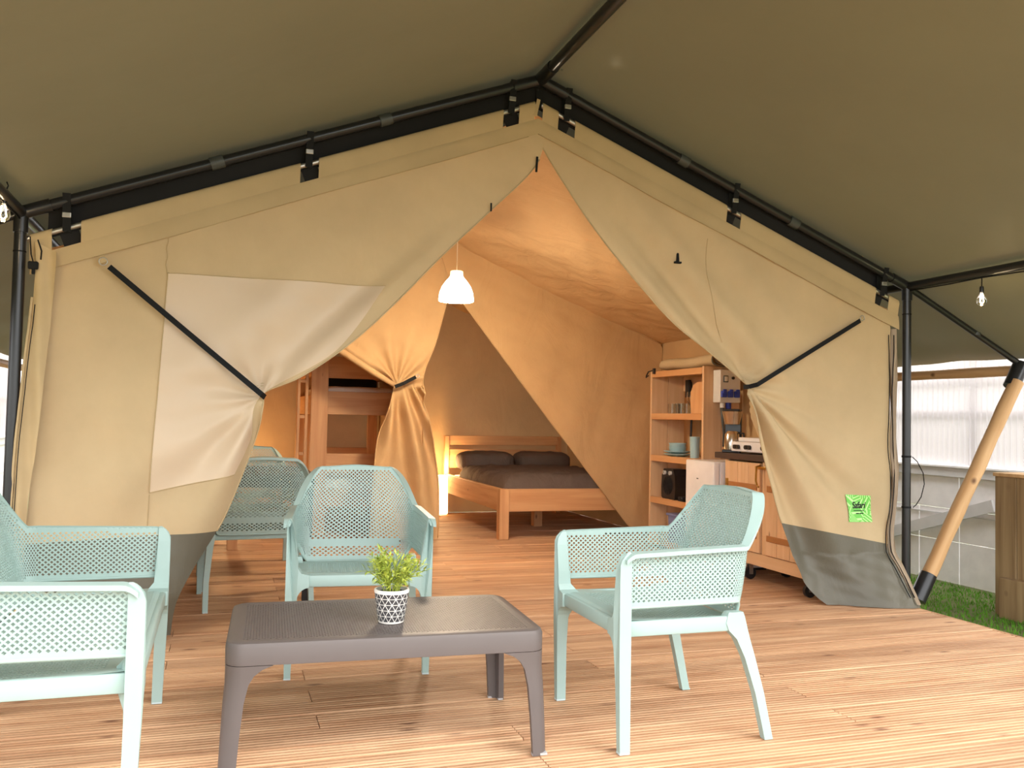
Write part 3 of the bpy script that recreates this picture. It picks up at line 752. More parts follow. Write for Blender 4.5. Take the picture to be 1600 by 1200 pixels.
    # front legs run up into the arm fronts; rear legs splay backwards
    for sg in (-1, 1):
        out = hw+.006
        def fil(x0, z0, x1, z1, n=5, kind=0): 
            return [(x0+(x1-x0)*(math.sin(a) if kind == 0 else 1-math.cos(a)), z0+(z1-z0)*(1-math.cos(a) if kind == 0 else math.sin(a))) for a in np.linspace(0, PI/2, n)]
        inn = [(out-.030, 0), (out-.036, .22), (out-.044, .315)]+fil(out-.044, .315, out-.095, .374, 6, 1)+[(out-.095, .424)]+[(out-.062, .432), (out-.050, .452), (out-.046, .50), (out-.032, .60), (out-.026, .625), (out-.022, .640), (out-.020, .648)]
        pol = [(out-.004, 0), (out, .30), (out, .55), (out, .612), (out-.001, .630), (out-.003, .645), (out-.010, .654)]
        pts = inn+list(reversed(pol)); pts = [(sg*x, z) for x, z in pts]
        V = []; F = []; m = len(pts)
        for (x, z) in pts: V.append((x, -.292+.010*smooth(.4, 0, z)+.032*max(0, (z-.605)/.049)**2.2, z))
        for (x, z) in pts: V.append((x, -.250+.004*smooth(.4, 0, z)+.03*smooth(.30, .40, z)*smooth(.47, .42, z), z))
        F = [tuple(range(m)), tuple(reversed(range(m, 2*m)))]+[(k, k+m, (k+1) % m+m, (k+1) % m) for k in range(m)]
        mb = MB(); mb.add(V, F); lg = mb.build('leg', mat, root)
        MB().box((sg*(out-.031) if sg > 0 else sg*out+.003, -.283, 0), (sg*out-.003 if sg > 0 else sg*(out-.031), -.248, .006)).build('foot_cap', M['foot'], lg)
        prof = [(0, .264, .296, .028), (.16, .226, .260, .030), (.28, .190, .230, .033), (.345, .160, .212, .036), (.375, .130, .204, .040), (.400, .120, .198, .042), (.422, .125, .192, .040), (.436, .130, .186, .034)]
        V = []; F = []
        for z, y0, y1, wd in prof:
            ins = .020*smooth(.10, .42, z); xa, xb = sg*(out-.002-ins), sg*(out-.002-ins-wd)
            V += [(xa, y0, z), (xb, y0, z), (xb, y1, z), (xa, y1, z)]
        for k in range(len(prof)-1):
            for e in range(4): F.append((k*4+e, k*4+(e+1) % 4, (k+1)*4+(e+1) % 4, (k+1)*4+e))
        F += [(0, 1, 2, 3), tuple(range(len(prof)*4-1, len(prof)*4-5, -1))]
        mb = MB(); mb.add(V, F); lg = mb.build('leg', mat, root, smooth=True, angle=35)
        MB().box((sg*(out-.030) if sg > 0 else sg*(out-.006), .264, 0), (sg*(out-.006) if sg > 0 else sg*(out-.030), .298, .006)).build('foot_cap', M['foot'], lg)
    return root

def furniture():
    g = 'mint garden chairs with perforated shells'
    ch = net_chair(thing('garden_chair', 'mint perforated armchair facing the camera behind the low table', 'chair', (1.487, -.470, 0), -.10, g), .59)
    spots = [('mint perforated armchair at right, turned sideways beside the low table', (2.434, -1.519), -PI/2-.004),
             ('mint perforated armchair with its back to the porch at the dining table', (1.10, .925), PI+.08),
             ('mint perforated armchair on the far side of the dining table', (1.10, 2.02), .05),
             ('mint perforated chair mostly hidden behind the left door flap', (.53, 1.50), PI/2+.04)]
    for lab, (x, y), rz in spots:
        o = copy_tree(ch); o.location = (x, y, 0); o.rotation_euler = (0, 0, rz); o['label'] = lab
    net_chair(thing('garden_bench', 'wide mint perforated two-seat bench cut off at the left edge', 'bench', (.430, -1.455, 0), PI/2), 1.155)
    # ---- low table
    root = thing('low_table', 'low grey-brown plastic table with a finely perforated top', 'table', (1.434, -1.413, 0), -.0528)
    L, Wd, Ht, R = 1.0, .60, .40, .055; mat = M['anth']
    def rr(L, Wd, R, n=7):
        out = []
        for cx, cy, a0 in ((L/2-R, Wd/2-R, 0), (-L/2+R, Wd/2-R, PI/2), (-L/2+R, -Wd/2+R, PI), (L/2-R, -Wd/2+R, 3*PI/2)):
            for k in range(n): a = a0+PI/2*k/(n-1); out.append((cx+R*math.cos(a), cy+R*math.sin(a)))
        return out
    # top border ring + rounded edge + apron as one frame
    rings = [(rr(L-.075, Wd-.075, .028), Ht-.001), (rr(L-.030, Wd-.030, .045), Ht), (rr(L-.010, Wd-.010, .052), Ht-.004), (rr(L, Wd, R), Ht-.016), (rr(L, Wd, R), Ht-.068), (rr(L-.012, Wd-.012, R-.004), Ht-.070), (rr(L-.02, Wd-.02, R-.008), Ht-.02), (rr(L-.075, Wd-.075, .028), Ht-.008)]
    V = []; F = []; n = len(rings[0][0])
    for pts, z in rings: V += [(x, y, z) for x, y in pts]
    for k in range(len(rings)):
        k2 = (k+1) % len(rings)
        for i in range(n): F.append((k*n+i, k*n+(i+1) % n, k2*n+(i+1) % n, k2*n+i))
    mb = MB(); mb.add(V, F); mb.build('frame', mat, root, smooth=True, angle=35)
    px = .0086; nx, ny = int((L-.072)/px)+1, int((Wd-.072)/px)+1; P = np.zeros((nx, ny, 3))
    for i in range(nx):
        for j in range(ny): P[i, j] = (-(L-.072)/2+(L-.072)*i/(nx-1), -(Wd-.072)/2+(Wd-.072)*j/(ny-1), Ht-.0045)
    hole = np.zeros((nx, ny), bool); hole[2:-2, 2:-2] = True
    perf_obj('top', P, np.ones((nx, ny), bool), hole, .006, mat, root, .52)
    for sx in (-1, 1):
        for sy in (-1, 1):
            prof = [(0, .052, .012), (.12, .056, .008), (.22, .062, .004), (.275, .070, 0), (.300, .085, 0), (.318, .108, 0), (.330, .140, 0)]
            V = []; F = []; m = 0
            for z, wd, sp in prof:
                t = .020; r = .05
                o = []
                X, Y = L/2-.001+sp, Wd/2-.001+sp
                o.append((X-wd, Y))
                r2 = min(r, wd*.8)
                for k in range(6): a = PI/2-PI/2*k/5; o.append((X-r2+r2*math.cos(a), Y-r2+r2*math.sin(a)))
                o += [(X, Y-wd), (X-t, Y-wd), (X-t*1.2, Y-t*1.2), (X-wd, Y-t)]
                m = len(o); V += [(sx*x, sy*y, z) for x, y in o]
            for k in range(len(prof)-1):
                for e in range(m): F.append((k*m+e, k*m+(e+1) % m, (k+1)*m+(e+1) % m, (k+1)*m+e))
            F += [tuple(range(m)), tuple((len(prof)-1)*m+e for e in reversed(range(m)))]
            mb = MB(); mb.add(V, F); lg = mb.build('leg', mat, root, smooth=True, angle=35)
            c = [(sx*x, sy*y) for x, y in ((L/2-.042, Wd/2+.008), (L/2+.008, Wd/2+.008), (L/2+.008, Wd/2-.042), (L/2-.01, Wd/2-.042), (L/2-.012, Wd/2-.012), (L/2-.042, Wd/2-.01))]
            MB().prism(c, 'z', 0, .007).build('foot_cap', M['greyfoot'], lg)
    # ---- plant pot
    def pot_mat():
        m, nt, b = newmat('triangle_print_pot'); N = nt.nodes; K = nt.links; b.inputs['Roughness'].default_value = .55
        tc = N.new('ShaderNodeTexCoord'); sp = N.new('ShaderNodeSeparateXYZ'); K.new(tc.outputs['Object'], sp.inputs[0])
        def mt(op, a, b2=None, c=None):
            n = N.new('ShaderNodeMath'); n.operation = op
            for i, v in enumerate((a, b2, c)):
                if v is None: continue
                if isinstance(v, (int, float)): n.inputs[i].default_value = v
                else: K.new(v, n.inputs[i])
            return n.outputs[0]
        ang = mt('MULTIPLY', mt('ARCTAN2', sp.outputs['Y'], sp.outputs['X']), 14/(2*PI))
        row = mt('DIVIDE', mt('SUBTRACT', sp.outputs['Z'], .0065), .0192)
        def line(v): return mt('LESS_THAN', mt('ABSOLUTE', mt('SUBTRACT', mt('FRACT', mt('ADD', v, .5)), .5)), .052)
        l1 = line(row); l2 = line(mt('ADD', ang, mt('MULTIPLY', row, .5))); l3 = line(mt('SUBTRACT', ang, mt('MULTIPLY', row, .5)))
        hi = mt('GREATER_THAN', sp.outputs['Z'], .0985); lo = mt('LESS_THAN', sp.outputs['Z'], .006)
        fac = mt('MAXIMUM', mt('MAXIMUM', l1, mt('MAXIMUM', l2, l3)), mt('MAXIMUM', hi, lo))
        mx = N.new('ShaderNodeMixRGB'); mx.inputs[1].default_value = lin(62, 60, 62); mx.inputs[2].default_value = lin(232, 228, 220)
        K.new(fac, mx.inputs[0]); K.new(mx.outputs[0], b.inputs['Base Color']); return m
    root = thing('potted_plant', 'small green plant in a black and white triangle-patterned pot', 'plant', (1.447, -1.515, .4005), .3)
    MB().lathe([(0, 0), (.040, 0), (.043, .004), (.050, .045), (.0555, .088), (.0575, .099), (.0585, .104), (.0575, .110), (.052, .110), (.050, .092), (0, .090)], 48).build('pot', pot_mat(), root, smooth=True, angle=40)
    MB().lathe([(0, .097), (.0505, .093), (.0505, .088), (0, .088)], 32).build('soil', M['soil'], root, smooth=True)
    lm = newmat('fresh_leaf'); b = lm[2]; nt = lm[1]
    tc = nt.nodes.new('ShaderNodeTexCoord'); nz = nt.nodes.new('ShaderNodeTexNoise'); nz.inputs['Scale'].default_value = 45; nt.links.new(tc.outputs['Object'], nz.inputs['Vector'])
    rp = nt.nodes.new('ShaderNodeValToRGB'); e = rp.color_ramp.elements; e[0].position = .35; e[0].color = lin(112, 136, 44); e[1].position = .68; e[1].color = lin(206, 216, 96)
    nt.links.new(nz.outputs['Fac'], rp.inputs[0]); nt.links.new(rp.outputs[0], b.inputs['Base Color']); b.inputs['Roughness'].default_value = .45
    rg = random.Random(11); mb = MB(); mb.keep = True; st = MB()
    for s in range(64):
        a = rg.uniform(0, 2*PI); lean = rg.uniform(.05, 1.2)*(.85 if math.cos(a+.3) < 0 else 1.0); ln = rg.uniform(.085, .135)
        p = Vector((.03*math.cos(a)*rg.random(), .03*math.sin(a)*rg.random(), .095)); pts = [p.copy()]
        for k in range(6):
            th = lean*(.35+.75*k/5); d = Vector((math.cos(a)*math.sin(th), math.sin(a)*math.sin(th), math.cos(th))); p = p+d*ln/6; pts.append(p.copy())
        st.tube(pts, .0011, 5)
        for k in range(2, 7):
            for q in range(2 if k < 6 else 3):
                aa = a+rg.uniform(-1.3, 1.3); el = rg.uniform(-.2, 1.25); d = Vector((math.cos(aa)*math.cos(el), math.sin(aa)*math.cos(el), math.sin(el))); l = rg.uniform(.026, .048); wd = rg.uniform(.0026, .0048)
                sd = d.cross(Vector((0, 0, 1))); sd = sd.normalized()*wd if sd.length > .01 else Vector((wd, 0, 0)); b0 = pts[k]; dn = Vector((0, 0, -.006))
                mb.add([b0[:], (b0+d*l*.45+sd)[:], (b0+d*l+dn)[:], (b0+d*l*.45-sd)[:], (b0+d*l*.5+Vector((0, 0, .0015)))[:]], [(0, 1, 4), (1, 2, 4), (2, 3, 4), (3, 0, 4)])
    o = mb.build('foliage', lm[0], root); o['kind'] = 'stuff'
    o = st.build('stems', lm[0], root); o['kind'] = 'stuff'
    # ---- dining table
    root = thing('dining_table', 'dark slatted dining table behind the left door flap', 'table', (.80, 1.20, 0))
    for k in range(12):
        x = .402+k*.0855; MB().box((x, .80, .712), (x+.078, 1.60, .738), .003).build('slat', M['darkwood'], root, world=True)
    fr = MB(); fr.box((.40, .80, .66), (1.42, .83, .711)); fr.box((.40, 1.57, .66), (1.42, 1.60, .711)); fr.box((.40, .83, .66), (.43, 1.57, .711)); fr.box((1.39, .83, .66), (1.42, 1.57, .711)); fr.build('frame', M['black'], root, world=True)
    for x in (.43, 1.39):
        for y in (.82, 1.58): MB().box((x-.024, y-.018, 0), (x+.024, y+.018, .70), .004).build('leg', M['black'], root, world=True)
furniture()

# ------------------------------------------------------------------ bedrooms
def soft_box(lo, hi, e=.35, n=36, m=18, wr=.0, seed=0):
    c = [(a+b)/2 for a, b in zip(lo, hi)]; d = [(b-a)/2 for a, b in zip(lo, hi)]; A = np.zeros((m, n+1, 3))
    sp = lambda v: math.copysign(abs(v)**e, v)
    for i in range(m):
        ph = -PI/2+PI*i/(m-1)
        for j in range(n+1):
            th = 2*PI*j/n; x = sp(math.cos(ph))*sp(math.cos(th)); y = sp(math.cos(ph))*sp(math.sin(th)); z = sp(math.sin(ph))
            q = wr*sn(x*3+seed, y*3+z, seed); A[i, j] = (c[0]+d[0]*x, c[1]+d[1]*y, c[2]+d[2]*z+q*(z > .2))
    return MB().grid(A)

def bedrooms():
    px, py, pz = M['pine_x'], M['pine_y'], M['pine_z']
    root = thing('double_bed', 'pine double bed frame with a slatted headboard', 'bed', (4.0, 4.1, 0))
    x0, x1, y0, y1 = 3.28, 4.72, 3.06, 5.18
    for x, y, s in ((x0, y0, 0), (x1-.09, y0, 0), (x0, y1-.09, 1), (x1-.09, y1-.09, 1)):
        if s: MB().box((x, y+.03, 0), (x+.05, y+.09, .88), .004).build('headboard_post', pz, root, world=True)
        else: MB().box((x, y, 0), (x+.09, y+.09, .452), .004).build('leg', pz, root, world=True)
    MB().box((3.93, 3.95, 0), (4.02, 4.04, .30), .004).build('leg', pz, root, world=True)
    MB().box((x0+.09, y0+.012, .25), (x1-.09, y0+.052, .452), .004).build('foot_rail', px, root, world=True)
    for x in (x0+.012, x1-.052): MB().box((x, y0+.09, .25), (x+.04, y1-.06, .452), .004).build('side_rail', py, root, world=True)
    for za, zb in ((.78, .885), (.52, .73)): MB().box((x0+.05, y1-.045, za), (x1-.04, y1-.015, zb), .004).build('headboard_plank', px, root, world=True)
    MB().box((x0+.06, y0+.06, .30), (x1-.06, y1-.06, .33)).build('slat_base', px, root, world=True)
    o = soft_box((x0+.058, y0+.058, .331), (x1-.058, y1-.06, .455), .18).build('mattress', M['sheet'], None, smooth=True)
    tag(o, 'mattress lying in the pine double bed under the dark bedding', 'mattress')
    A = np.zeros((70, 60, 3))
    for i in range(70):
        for j in range(60):
            u, v = i/69, j/59; ex = min(1, min(u, 1-u)/.10); ey = min(1, v/.07) if v < .5 else min(1, (1-v)/.04)
            z = .43+.150*math.sqrt(max(0, 1-(1-ex)**2))*math.sqrt(max(0, 1-(1-ey)**2))+.012*sn(u*9+v*3, v*11, 1)+.008*sn(u*15, v*22-u*9, 2)
            A[i, j] = (x0+.056+(x1-x0-.112)*u, y0+.056+1.62*v, max(z, .425))
    mb = MB(); mb.grid(A); o = mb.build('duvet', M['duvet'], None, smooth=True); tag(o, 'rumpled dark grey-brown duvet spread over the double bed', 'duvet')
    for i, (a, b) in enumerate(((x0+.08, 3.98), (4.02, x1-.08))):
        o = soft_box((a, 4.62, .50), (b, 5.10, .72), .55, wr=.012, seed=i+1).build('pillow', M['duvet'], None, smooth=True)
        o.rotation_euler = (0, 0, 0)
        tag(o, ['dark pillow on the left half of the double bed', 'dark pillow on the right half, partly behind the canvas partition'][i], 'pillow', 'pillows on the double bed')
    # glowing lamp standing on the floor
    root = thing('floor_lamp', 'glowing cream floor lamp standing beside the pine bed', 'lamp', (3.225, 5.03, 0))
    MB().lathe([(.075, .02), (.078, .03), (.072, .40), (.066, .435), (.05, .445), (.02, .446)], 28).build('lamp_shade', M['nlamp'], root, smooth=True)
    MB().lathe([(0, 0), (.07, 0), (.07, .02), (0, .022)], 28).build('base', M['white'], root, smooth=True, angle=40)
    # bunk bed
    root = thing('bunk_bed', 'pine bunk bed with a ladder in the left bedroom', 'bunk bed', (2.0, 4.6, 0))
    bx0, bx1, by0, by1 = 1.655, 2.52, 3.62, 5.28; bz, bxm = M['bunk'], M['bunkx']
    for x, y in ((bx0, by0), (bx1-.1, by0), (bx0, by1-.1), (bx1-.1, by1-.1)): MB().box((x, y, 0), (x+.15 if x == bx0 else x+.1, y+.07, 1.66), .004).build('post', bz, root, world=True)
    for za, zb, nm in ((1.09, 1.30, 'upper_end_rail'), (1.42, 1.62, 'guard_board'), (.56, .735, 'lower_end_rail'), (.25, .42, 'lower_end_rail')):
        for y in (by0+.02, by1-.08): MB().box((bx0+.15, y, za), (bx1-.1, y+.035, zb), .004).build(nm, bxm, root, world=True)
    for za, zb in ((1.09, 1.27), (1.45, 1.60), (.25, .42)):
        for x in (bx0+.02, bx1-.06): MB().box((x, by0+.07, za), (x+.035, by1-.1, zb), .004).build('side_rail', M['pine_y'], root, world=True)
    MB().box((2.335, by0+.04, 0.02), (2.395, by0+.075, 1.10), .003).build('inner_post', bz, root, world=True)
    for x in (1.545, 1.615): MB().box((x-.012, 3.60, 0), (x+.012, 3.66, 1.66), .003).build('ladder_rail', bz, root, world=True)
    for z in (.35, .72, 1.05, 1.37): MB().box((1.557, 3.61, z), (1.605, 3.65, z+.028), .003).build('ladder_rung', bxm, root, world=True)
    for z, lab in ((1.10, 'white mattress on the upper bunk above the end rail'), (.26, 'white mattress on the lower bunk')):
        MB().box((bx0+.04, by0+.08, z), (bx1-.03, by1-.11, z+.02)).build('slat_base', bxm, root, world=True)
        tag(soft_box((bx0+.062, by0+.062, z+.021), (bx1-.065, by1-.112, z+.25), .2, wr=.006).build('mattress', M['sheet'], None, smooth=True), lab, 'mattress', 'bunk mattresses')
    tag(soft_box((bx0+.17, 4.4, 1.345), (bx1-.12, 5.1, 1.46), .35, wr=.01, seed=3).build('folded_blanket', M['blackfab'], None, smooth=True), 'black blanket lying on the upper bunk', 'blanket')
    # bench whose leg shows below the dining chair
    root = thing('wooden_bench', 'low pine bench behind the dining table, one leg showing under a chair', 'bench', (.75, 3.0, 0))
    MB().box((.45, 2.86, .41), (1.08, 3.14, .445), .004).build('seat', px, root, world=True)
    for x in (.50, .985):
        for y in (2.90, 3.06): MB().box((x-.02, y-.02, 0), (x+.06, y+.03, .41), .003).build('leg', M['bunk'], root, world=True)
bedrooms()

# ------------------------------------------------------------------ kitchen along the right wall
def kitchen():
    px, py, pz = M['pale_x'], M['pale_y'], M['pale_z']
    SX, SB, Y0, Y1 = 4.47, 4.795, 1.60, 2.50
    root = thing('shelf_unit', 'tall open pine shelf unit against the right canvas wall', 'shelf', (4.63, 2.05, 0))
    for y in (Y0, Y1-.028):
        for a, b in ((SX, SX+.161), (SX+.164, SB)): MB().box((a, y, 0), (b, y+.028, 1.53), .003).build('side_plank', pz, root, world=True)
    for z in (.06, .415, .775, 1.135, 1.50): 
        MB().box((SX+.02, Y0+.029, z-.01), (SB-.02, Y1-.029, z+.018), .003).build('shelf_board', py, root, world=True)
        MB().box((SX-.002, Y0+.029, z-.03), (SX+.02, Y1-.029, z+.022), .003).build('front_lip', M['pine_y'], root, world=True)
    MB().box((SB-.016, Y0+.03, 1.36), (SB-.004, Y1-.03, 1.48), .002).build('back_brace', py, root, world=True)
    m = MB(); m.tube([(SX-.01, Y1+.02, 1.49), (SX-.02, Y1+.045, 1.475), (SX-.01, Y1+.06, 1.49), (SX-.005, Y1+.03, 1.525), (SX-.005, Y1-.08, 1.535)], .006, 8); m.box((SX-.02, Y1-.10, 1.50), (SX+.0, Y1-.07, 1.55), .003)
    m.build('hook_clamp', M['black'], root, world=True)
    # rolled groundsheet
    root = thing('rolled_canvas', 'rolled beige canvas with grey edge lying on top of the shelf unit', 'canvas roll', (4.62, 2.02, 1.525))
    prof = []
    for k in range(25): a = 2*PI*k/24; prof.append((math.copysign(abs(math.cos(a))**.6, math.cos(a))*.145, math.copysign(abs(math.sin(a))**.75, math.sin(a))*.05))
    A = np.zeros((25, 25, 3))
    for i in range(25):
        for j in range(25):
            t = i/24; y = 1.52+.93*t; e = 1-.25*smooth(.9, 1, t); A[i, j] = (4.635+prof[j][0]*e, y, 1.577+prof[j][1]*e+.006*math.sin(y*9))
    mb = MB(); mb.grid(A); mb.add([tuple(A[24, j]) for j in range(24)], [tuple(range(24))]); mb.build('roll', M['canvas'], root, smooth=True, world=True, angle=50)
    sp = [(4.635+(1-k/60)*.128*math.copysign(abs(math.cos(k*.42))**.7, math.cos(k*.42)), 1.522, 1.577+(1-k/60)*.042*math.sin(k*.42)) for k in range(52)]
    MB().tube(sp, .006, 5).build('rolled_layers', M['rolled_edge'], root, smooth=True, world=True)
    MB().tube([(4.635+p[0]*1.0, 1.515, 1.577+p[1]*1.0) for p in prof[:-1]], .007, 6, closed=True).build('dark_edge', M['groundflap'], root, smooth=True, world=True)
    # glasses
    g = 'drinking glasses on the upper shelf'
    base = MB().lathe([(0, .004), (.026, .004), (.031, .09), (.033, .09), (.028, 0), (0, 0)], 20).build('drinking_glass', M['glassy'], None, smooth=True, angle=50)
    sp = [((4.60, 2.345), 'clear glass, leftmost of the row on the upper shelf'), ((4.60, 2.27), 'clear glass, second from the left on the upper shelf'), ((4.58, 2.185), 'clear glass in the middle of the upper shelf'), ((4.56, 2.11), 'clear glass, second nearest to the cutting board'), ((4.57, 2.035), 'clear glass right beside the cutting board')]
    for i, ((x, y), lab) in enumerate(sp):
        o = base if i == 0 else base.copy()
        if i: COL.objects.link(o)
        o.location = (x, y, 1.1535); tag(o, lab, 'glass', g)
    wg = MB().lathe([(0, 0), (.030, 0), (.030, .003), (.004, .008), (.004, .07), (.012, .08), (.034, .11), (.038, .15), (.034, .19), (.032, .19), (.036, .15), (.031, .112), (0, .085)], 20).build('wine_glass', M['glassy'], None, smooth=True, angle=50)
    for i, ((x, y), lab) in enumerate((((4.68, 2.16), 'stemmed glass standing at the back left of the glasses'), ((4.68, 2.06), 'stemmed glass standing at the back by the black cable'))):
        o = wg if i == 0 else wg.copy()
        if i: COL.objects.link(o)
        o.location = (x, y, 1.1535); tag(o, lab, 'glass', 'stemmed glasses on the upper shelf')
    o = MB().prism([(1.66, 0), (1.91, 0), (1.94, .10), (1.945, .18), (1.91, .235), (1.85, .26), (1.74, .26), (1.66, .23)], 'x', 0, .022)
    o.v = [(x+.06*z, y, z) for x, y, z in o.v]; o = o.build('cutting_board', M['pine_z']); o.location = (4.53, -.02, 1.1535)
    tag(o, 'wooden cutting board leaning at the right end of the upper shelf', 'cutting board')
    m = thing('power_cable', 'black cable with a long plug hanging down behind the shelves', 'cable', (4.755, 2.33, 1.48))
    MB().box((4.735, 2.30, 1.30), (4.762, 2.36, 1.455), .006).build('plug', M['black'], m, world=True)
    MB().tube([(4.785, 2.33, 1.44), (4.787, 2.33, 1.2), (4.787, 2.34, .95), (4.787, 2.31, .80), (4.787, 2.32, .60)], .010, 8).build('cord', M['black'], m, smooth=True, world=True)
    # crockery
    pl = MB().lathe([(0, 0), (.06, 0), (.10, .012), (.118, .018), (.118, .022), (.098, .018), (.055, .006), (0, .006)], 40).build('plate', M['bluecrock'], None, smooth=True, angle=50)
    for i, (z, lab) in enumerate(((.7935, 'pale blue plate at the bottom of the plate stack'), (.8175, 'pale blue plate on top of the plate stack'))):
        o = pl if i == 0 else pl.copy()
        if i: COL.objects.link(o)
        o.location = (4.60, 2.235, z); tag(o, lab, 'plate', 'plates on the middle shelf')
    bw = MB().lathe([(0, 0), (.045, 0), (.068, .02), (.075, .055), (.072, .055), (.064, .022), (.04, .006), (0, .006)], 36).build('bowl', M['bluecrock'], None, smooth=True, angle=50)
    for i, (z, lab) in enumerate(((.8235, 'pale blue bowl resting on the plates'), (.852, 'pale blue bowl on top of another bowl'))):
        o = bw if i == 0 else bw.copy()
        if i: COL.objects.link(o)
        o.location = (4.60, 2.235, z); tag(o, lab, 'bowl', 'bowls on the middle shelf')
    for i, z in enumerate((.7935,)):
        tag(MB().lathe([(0, 0), (.036, 0), (.042, .175), (.039, .175), (.034, .006), (0, .006)], 30).build('cup_stack', M['bluecrock'], None, smooth=True, angle=50), 'tall pale blue beaker beside the shelf side panel', 'beaker').location = (4.58, 1.915, z)
    # fan heater
    root = thing('fan_heater', 'black fan heater with two round dials on the lower shelf', 'heater', (4.56, 2.20, .4335))
    pr = [(-.115, .012), (-.12, .10), (-.112, .20), (-.08, .255), (.08, .255), (.112, .20), (.12, .10), (.115, .012), (.09, 0), (-.09, 0)]
    MB().prism(pr, 'x', -.065, .065).build('body', M['black'], root)
    gr = MB()
    for k in range(6): gr.tube([(-.069, .075*(k+1)/6*math.cos(a), .115+.075*(k+1)/6*math.sin(a)) for a in np.linspace(0, 2*PI, 25)[:-1]], .0025, 5, closed=True)
    for k in range(6): a = PI*k/6; gr.tube([(-.068, -.075*math.cos(a), .115-.075*math.sin(a)), (-.068, .075*math.cos(a), .115+.075*math.sin(a))], .002, 5)
    gr.build('grille', M['blackfab'], root, smooth=True)
    for y in (-.05, .05):
        mb = MB(); mb.tube([(-.084, y, .222), (-.064, y, .222)], .017, 18); d = mb.build('dial', M['greybox'], root, smooth=True, angle=40)
        MB().box((-.087, y-.002, .210), (-.083, y+.002, .234)).build('pointer', M['black'], d)
    tag(soft_box((4.48, 1.935, .4335), (4.56, 2.015, .475), .3).build('black_pouch', M['blackfab'], None, smooth=True), 'small black pouch beside the fan heater', 'pouch')
    root = thing('storage_bin', 'blue-grey plastic bin on the bottom shelf', 'bin', (4.60, 2.03, .0785))
    MB().prism([(-.15, 0), (.15, 0), (.17, .22), (-.17, .22)], 'x', -.10, .10).build('body', M['bin'], root); MB().box((-.115, -.185, .22), (.115, .185, .24), .006).build('lid', M['bin'], root)
    # electric box on the shelf's end panel
    root = thing('power_box', 'grey electric box with three blue sockets on the shelf end panel', 'socket box', (4.645, 1.60, 1.25))
    MB().box((4.552, 1.495, 1.245), (4.735, 1.599, 1.50), .006).build('housing', M['greybox'], root, world=True)
    for k in range(3):
        x = 4.583+k*.058; sk = MB().box((x-.024, 1.478, 1.285), (x+.024, 1.497, 1.335), .006).build('socket', M['bluesock'], root, world=True)
        MB().box((x-.016, 1.470, 1.315), (x+.016, 1.480, 1.348), .005).build('socket_lid', M['bluesock'], root, world=True)
    MB().box((4.578, 1.488, 1.402), (4.622, 1.497, 1.455), .003).build('breaker_frame', M['clampgrey'], root, world=True)
    MB().box((4.586, 1.483, 1.410), (4.614, 1.490, 1.447), .003).build('breaker_window', M['greybox'], root, world=True)
    MB().tube([(4.665, 1.497, 1.437), (4.665, 1.485, 1.437)], .012, 16).build('knob', M['black'], root, world=True)
    MB().tube([(4.60, 1.54, 1.245), (4.60, 1.54, 1.205)], .018, 14).build('cable_gland', M['greybox'], root, world=True)
    MB().tube([(4.60, 1.54, 1.21), (4.605, 1.54, 1.12), (4.62, 1.545, 1.0), (4.62, 1.55, .90)], [.017, .012, .008, .008], 10).build('cable', M['clampgrey'], root, smooth=True, world=True)
    MB().tube([(4.655, 1.54, 1.245), (4.655, 1.54, 1.20), (4.655, 1.54, 1.195), (4.655, 1.54, 1.12)], [.022, .022, .026, .022], 16).build('plug', M['bluesock'], root, smooth=True, world=True, angle=40)
    # fridge
    root = thing('fridge', 'small white fridge between the shelf unit and the kitchen cart', 'fridge', (4.56, 1.39, 0))
    MB().box((4.37, 1.185, .02), (4.80, 1.592, .80), .006).build('body', M['white'], root, world=True)
    MB().box((4.315, 1.185, .04), (4.365, 1.592, .80), .01).build('door', M['white'], root, world=True)
    MB().box((4.313, 1.40, .66), (4.316, 1.425, .668)).build('badge', M['clampgrey'], root, world=True)
    MB().box((4.38, 1.20, .0), (4.78, 1.58, .02)).build('base', M['black'], root, world=True)
    # kitchen cart
    root = thing('kitchen_cart', 'pine kitchen cart on castors with a dark worktop and brass fittings', 'cabinet', (4.59, .68, 0))
    CX, CY0, CY1 = 4.40, .185, 1.165
    bd = MB(); bd.box((CX+.02, CY0, .13), (4.79, CY0+.02, .825)); bd.box((CX+.02, CY1-.02, .13), (4.79, CY1, .825)); bd.box((4.77, CY0, .13), (4.79, CY1, .825)); bd.box((CX+.02, CY0, .13), (4.79, CY1, .15)); bd.box((CX+.02, .66, .13), (4.79, .68, .825))
    bd.build('body', pz, root, world=True)
    MB().box((4.375, .13, .828), (4.80, 1.275, .872), .004).build('worktop', M['darkwood'], root, world=True)
    MB().box((CX-.004, CY0, .115), (CX+.022, CY1, .20), .003).build('plinth_rail', py, root, world=True)
    for y in (CY0, .655, CY1-.045): MB().box((CX-.002, y, .20), (CX+.02, y+.045, .825), .003).build('stile', pz, root, world=True)
    for k, (a, b) in enumerate(((CY0+.05, .648), (.707, CY1-.05))):
        d = MB(); w3 = (b-a)/3
        d.box((CX-.012, a, .205), (CX+.006, b, .815)); dr = d.build('door', pz, root, world=True)
        for q in range(3): MB().box((CX-.018, a+q*w3+.002, .207), (CX-.011, a+(q+1)*w3-.002, .813), .002).build('door_board', pz, root, world=True)
        for z in (.30, .63): 
            MB().box((CX-.026, a+.03, z), (CX-.018, b-.03, z+.04), .003).build('batten', M['batten'], root, world=True)
            y = b-.02 if k else a
            MB().box((CX-.030, y, z-.02), (CX-.018, y+.022, z+.06), .002).build('hinge', M['brass'], root, world=True)
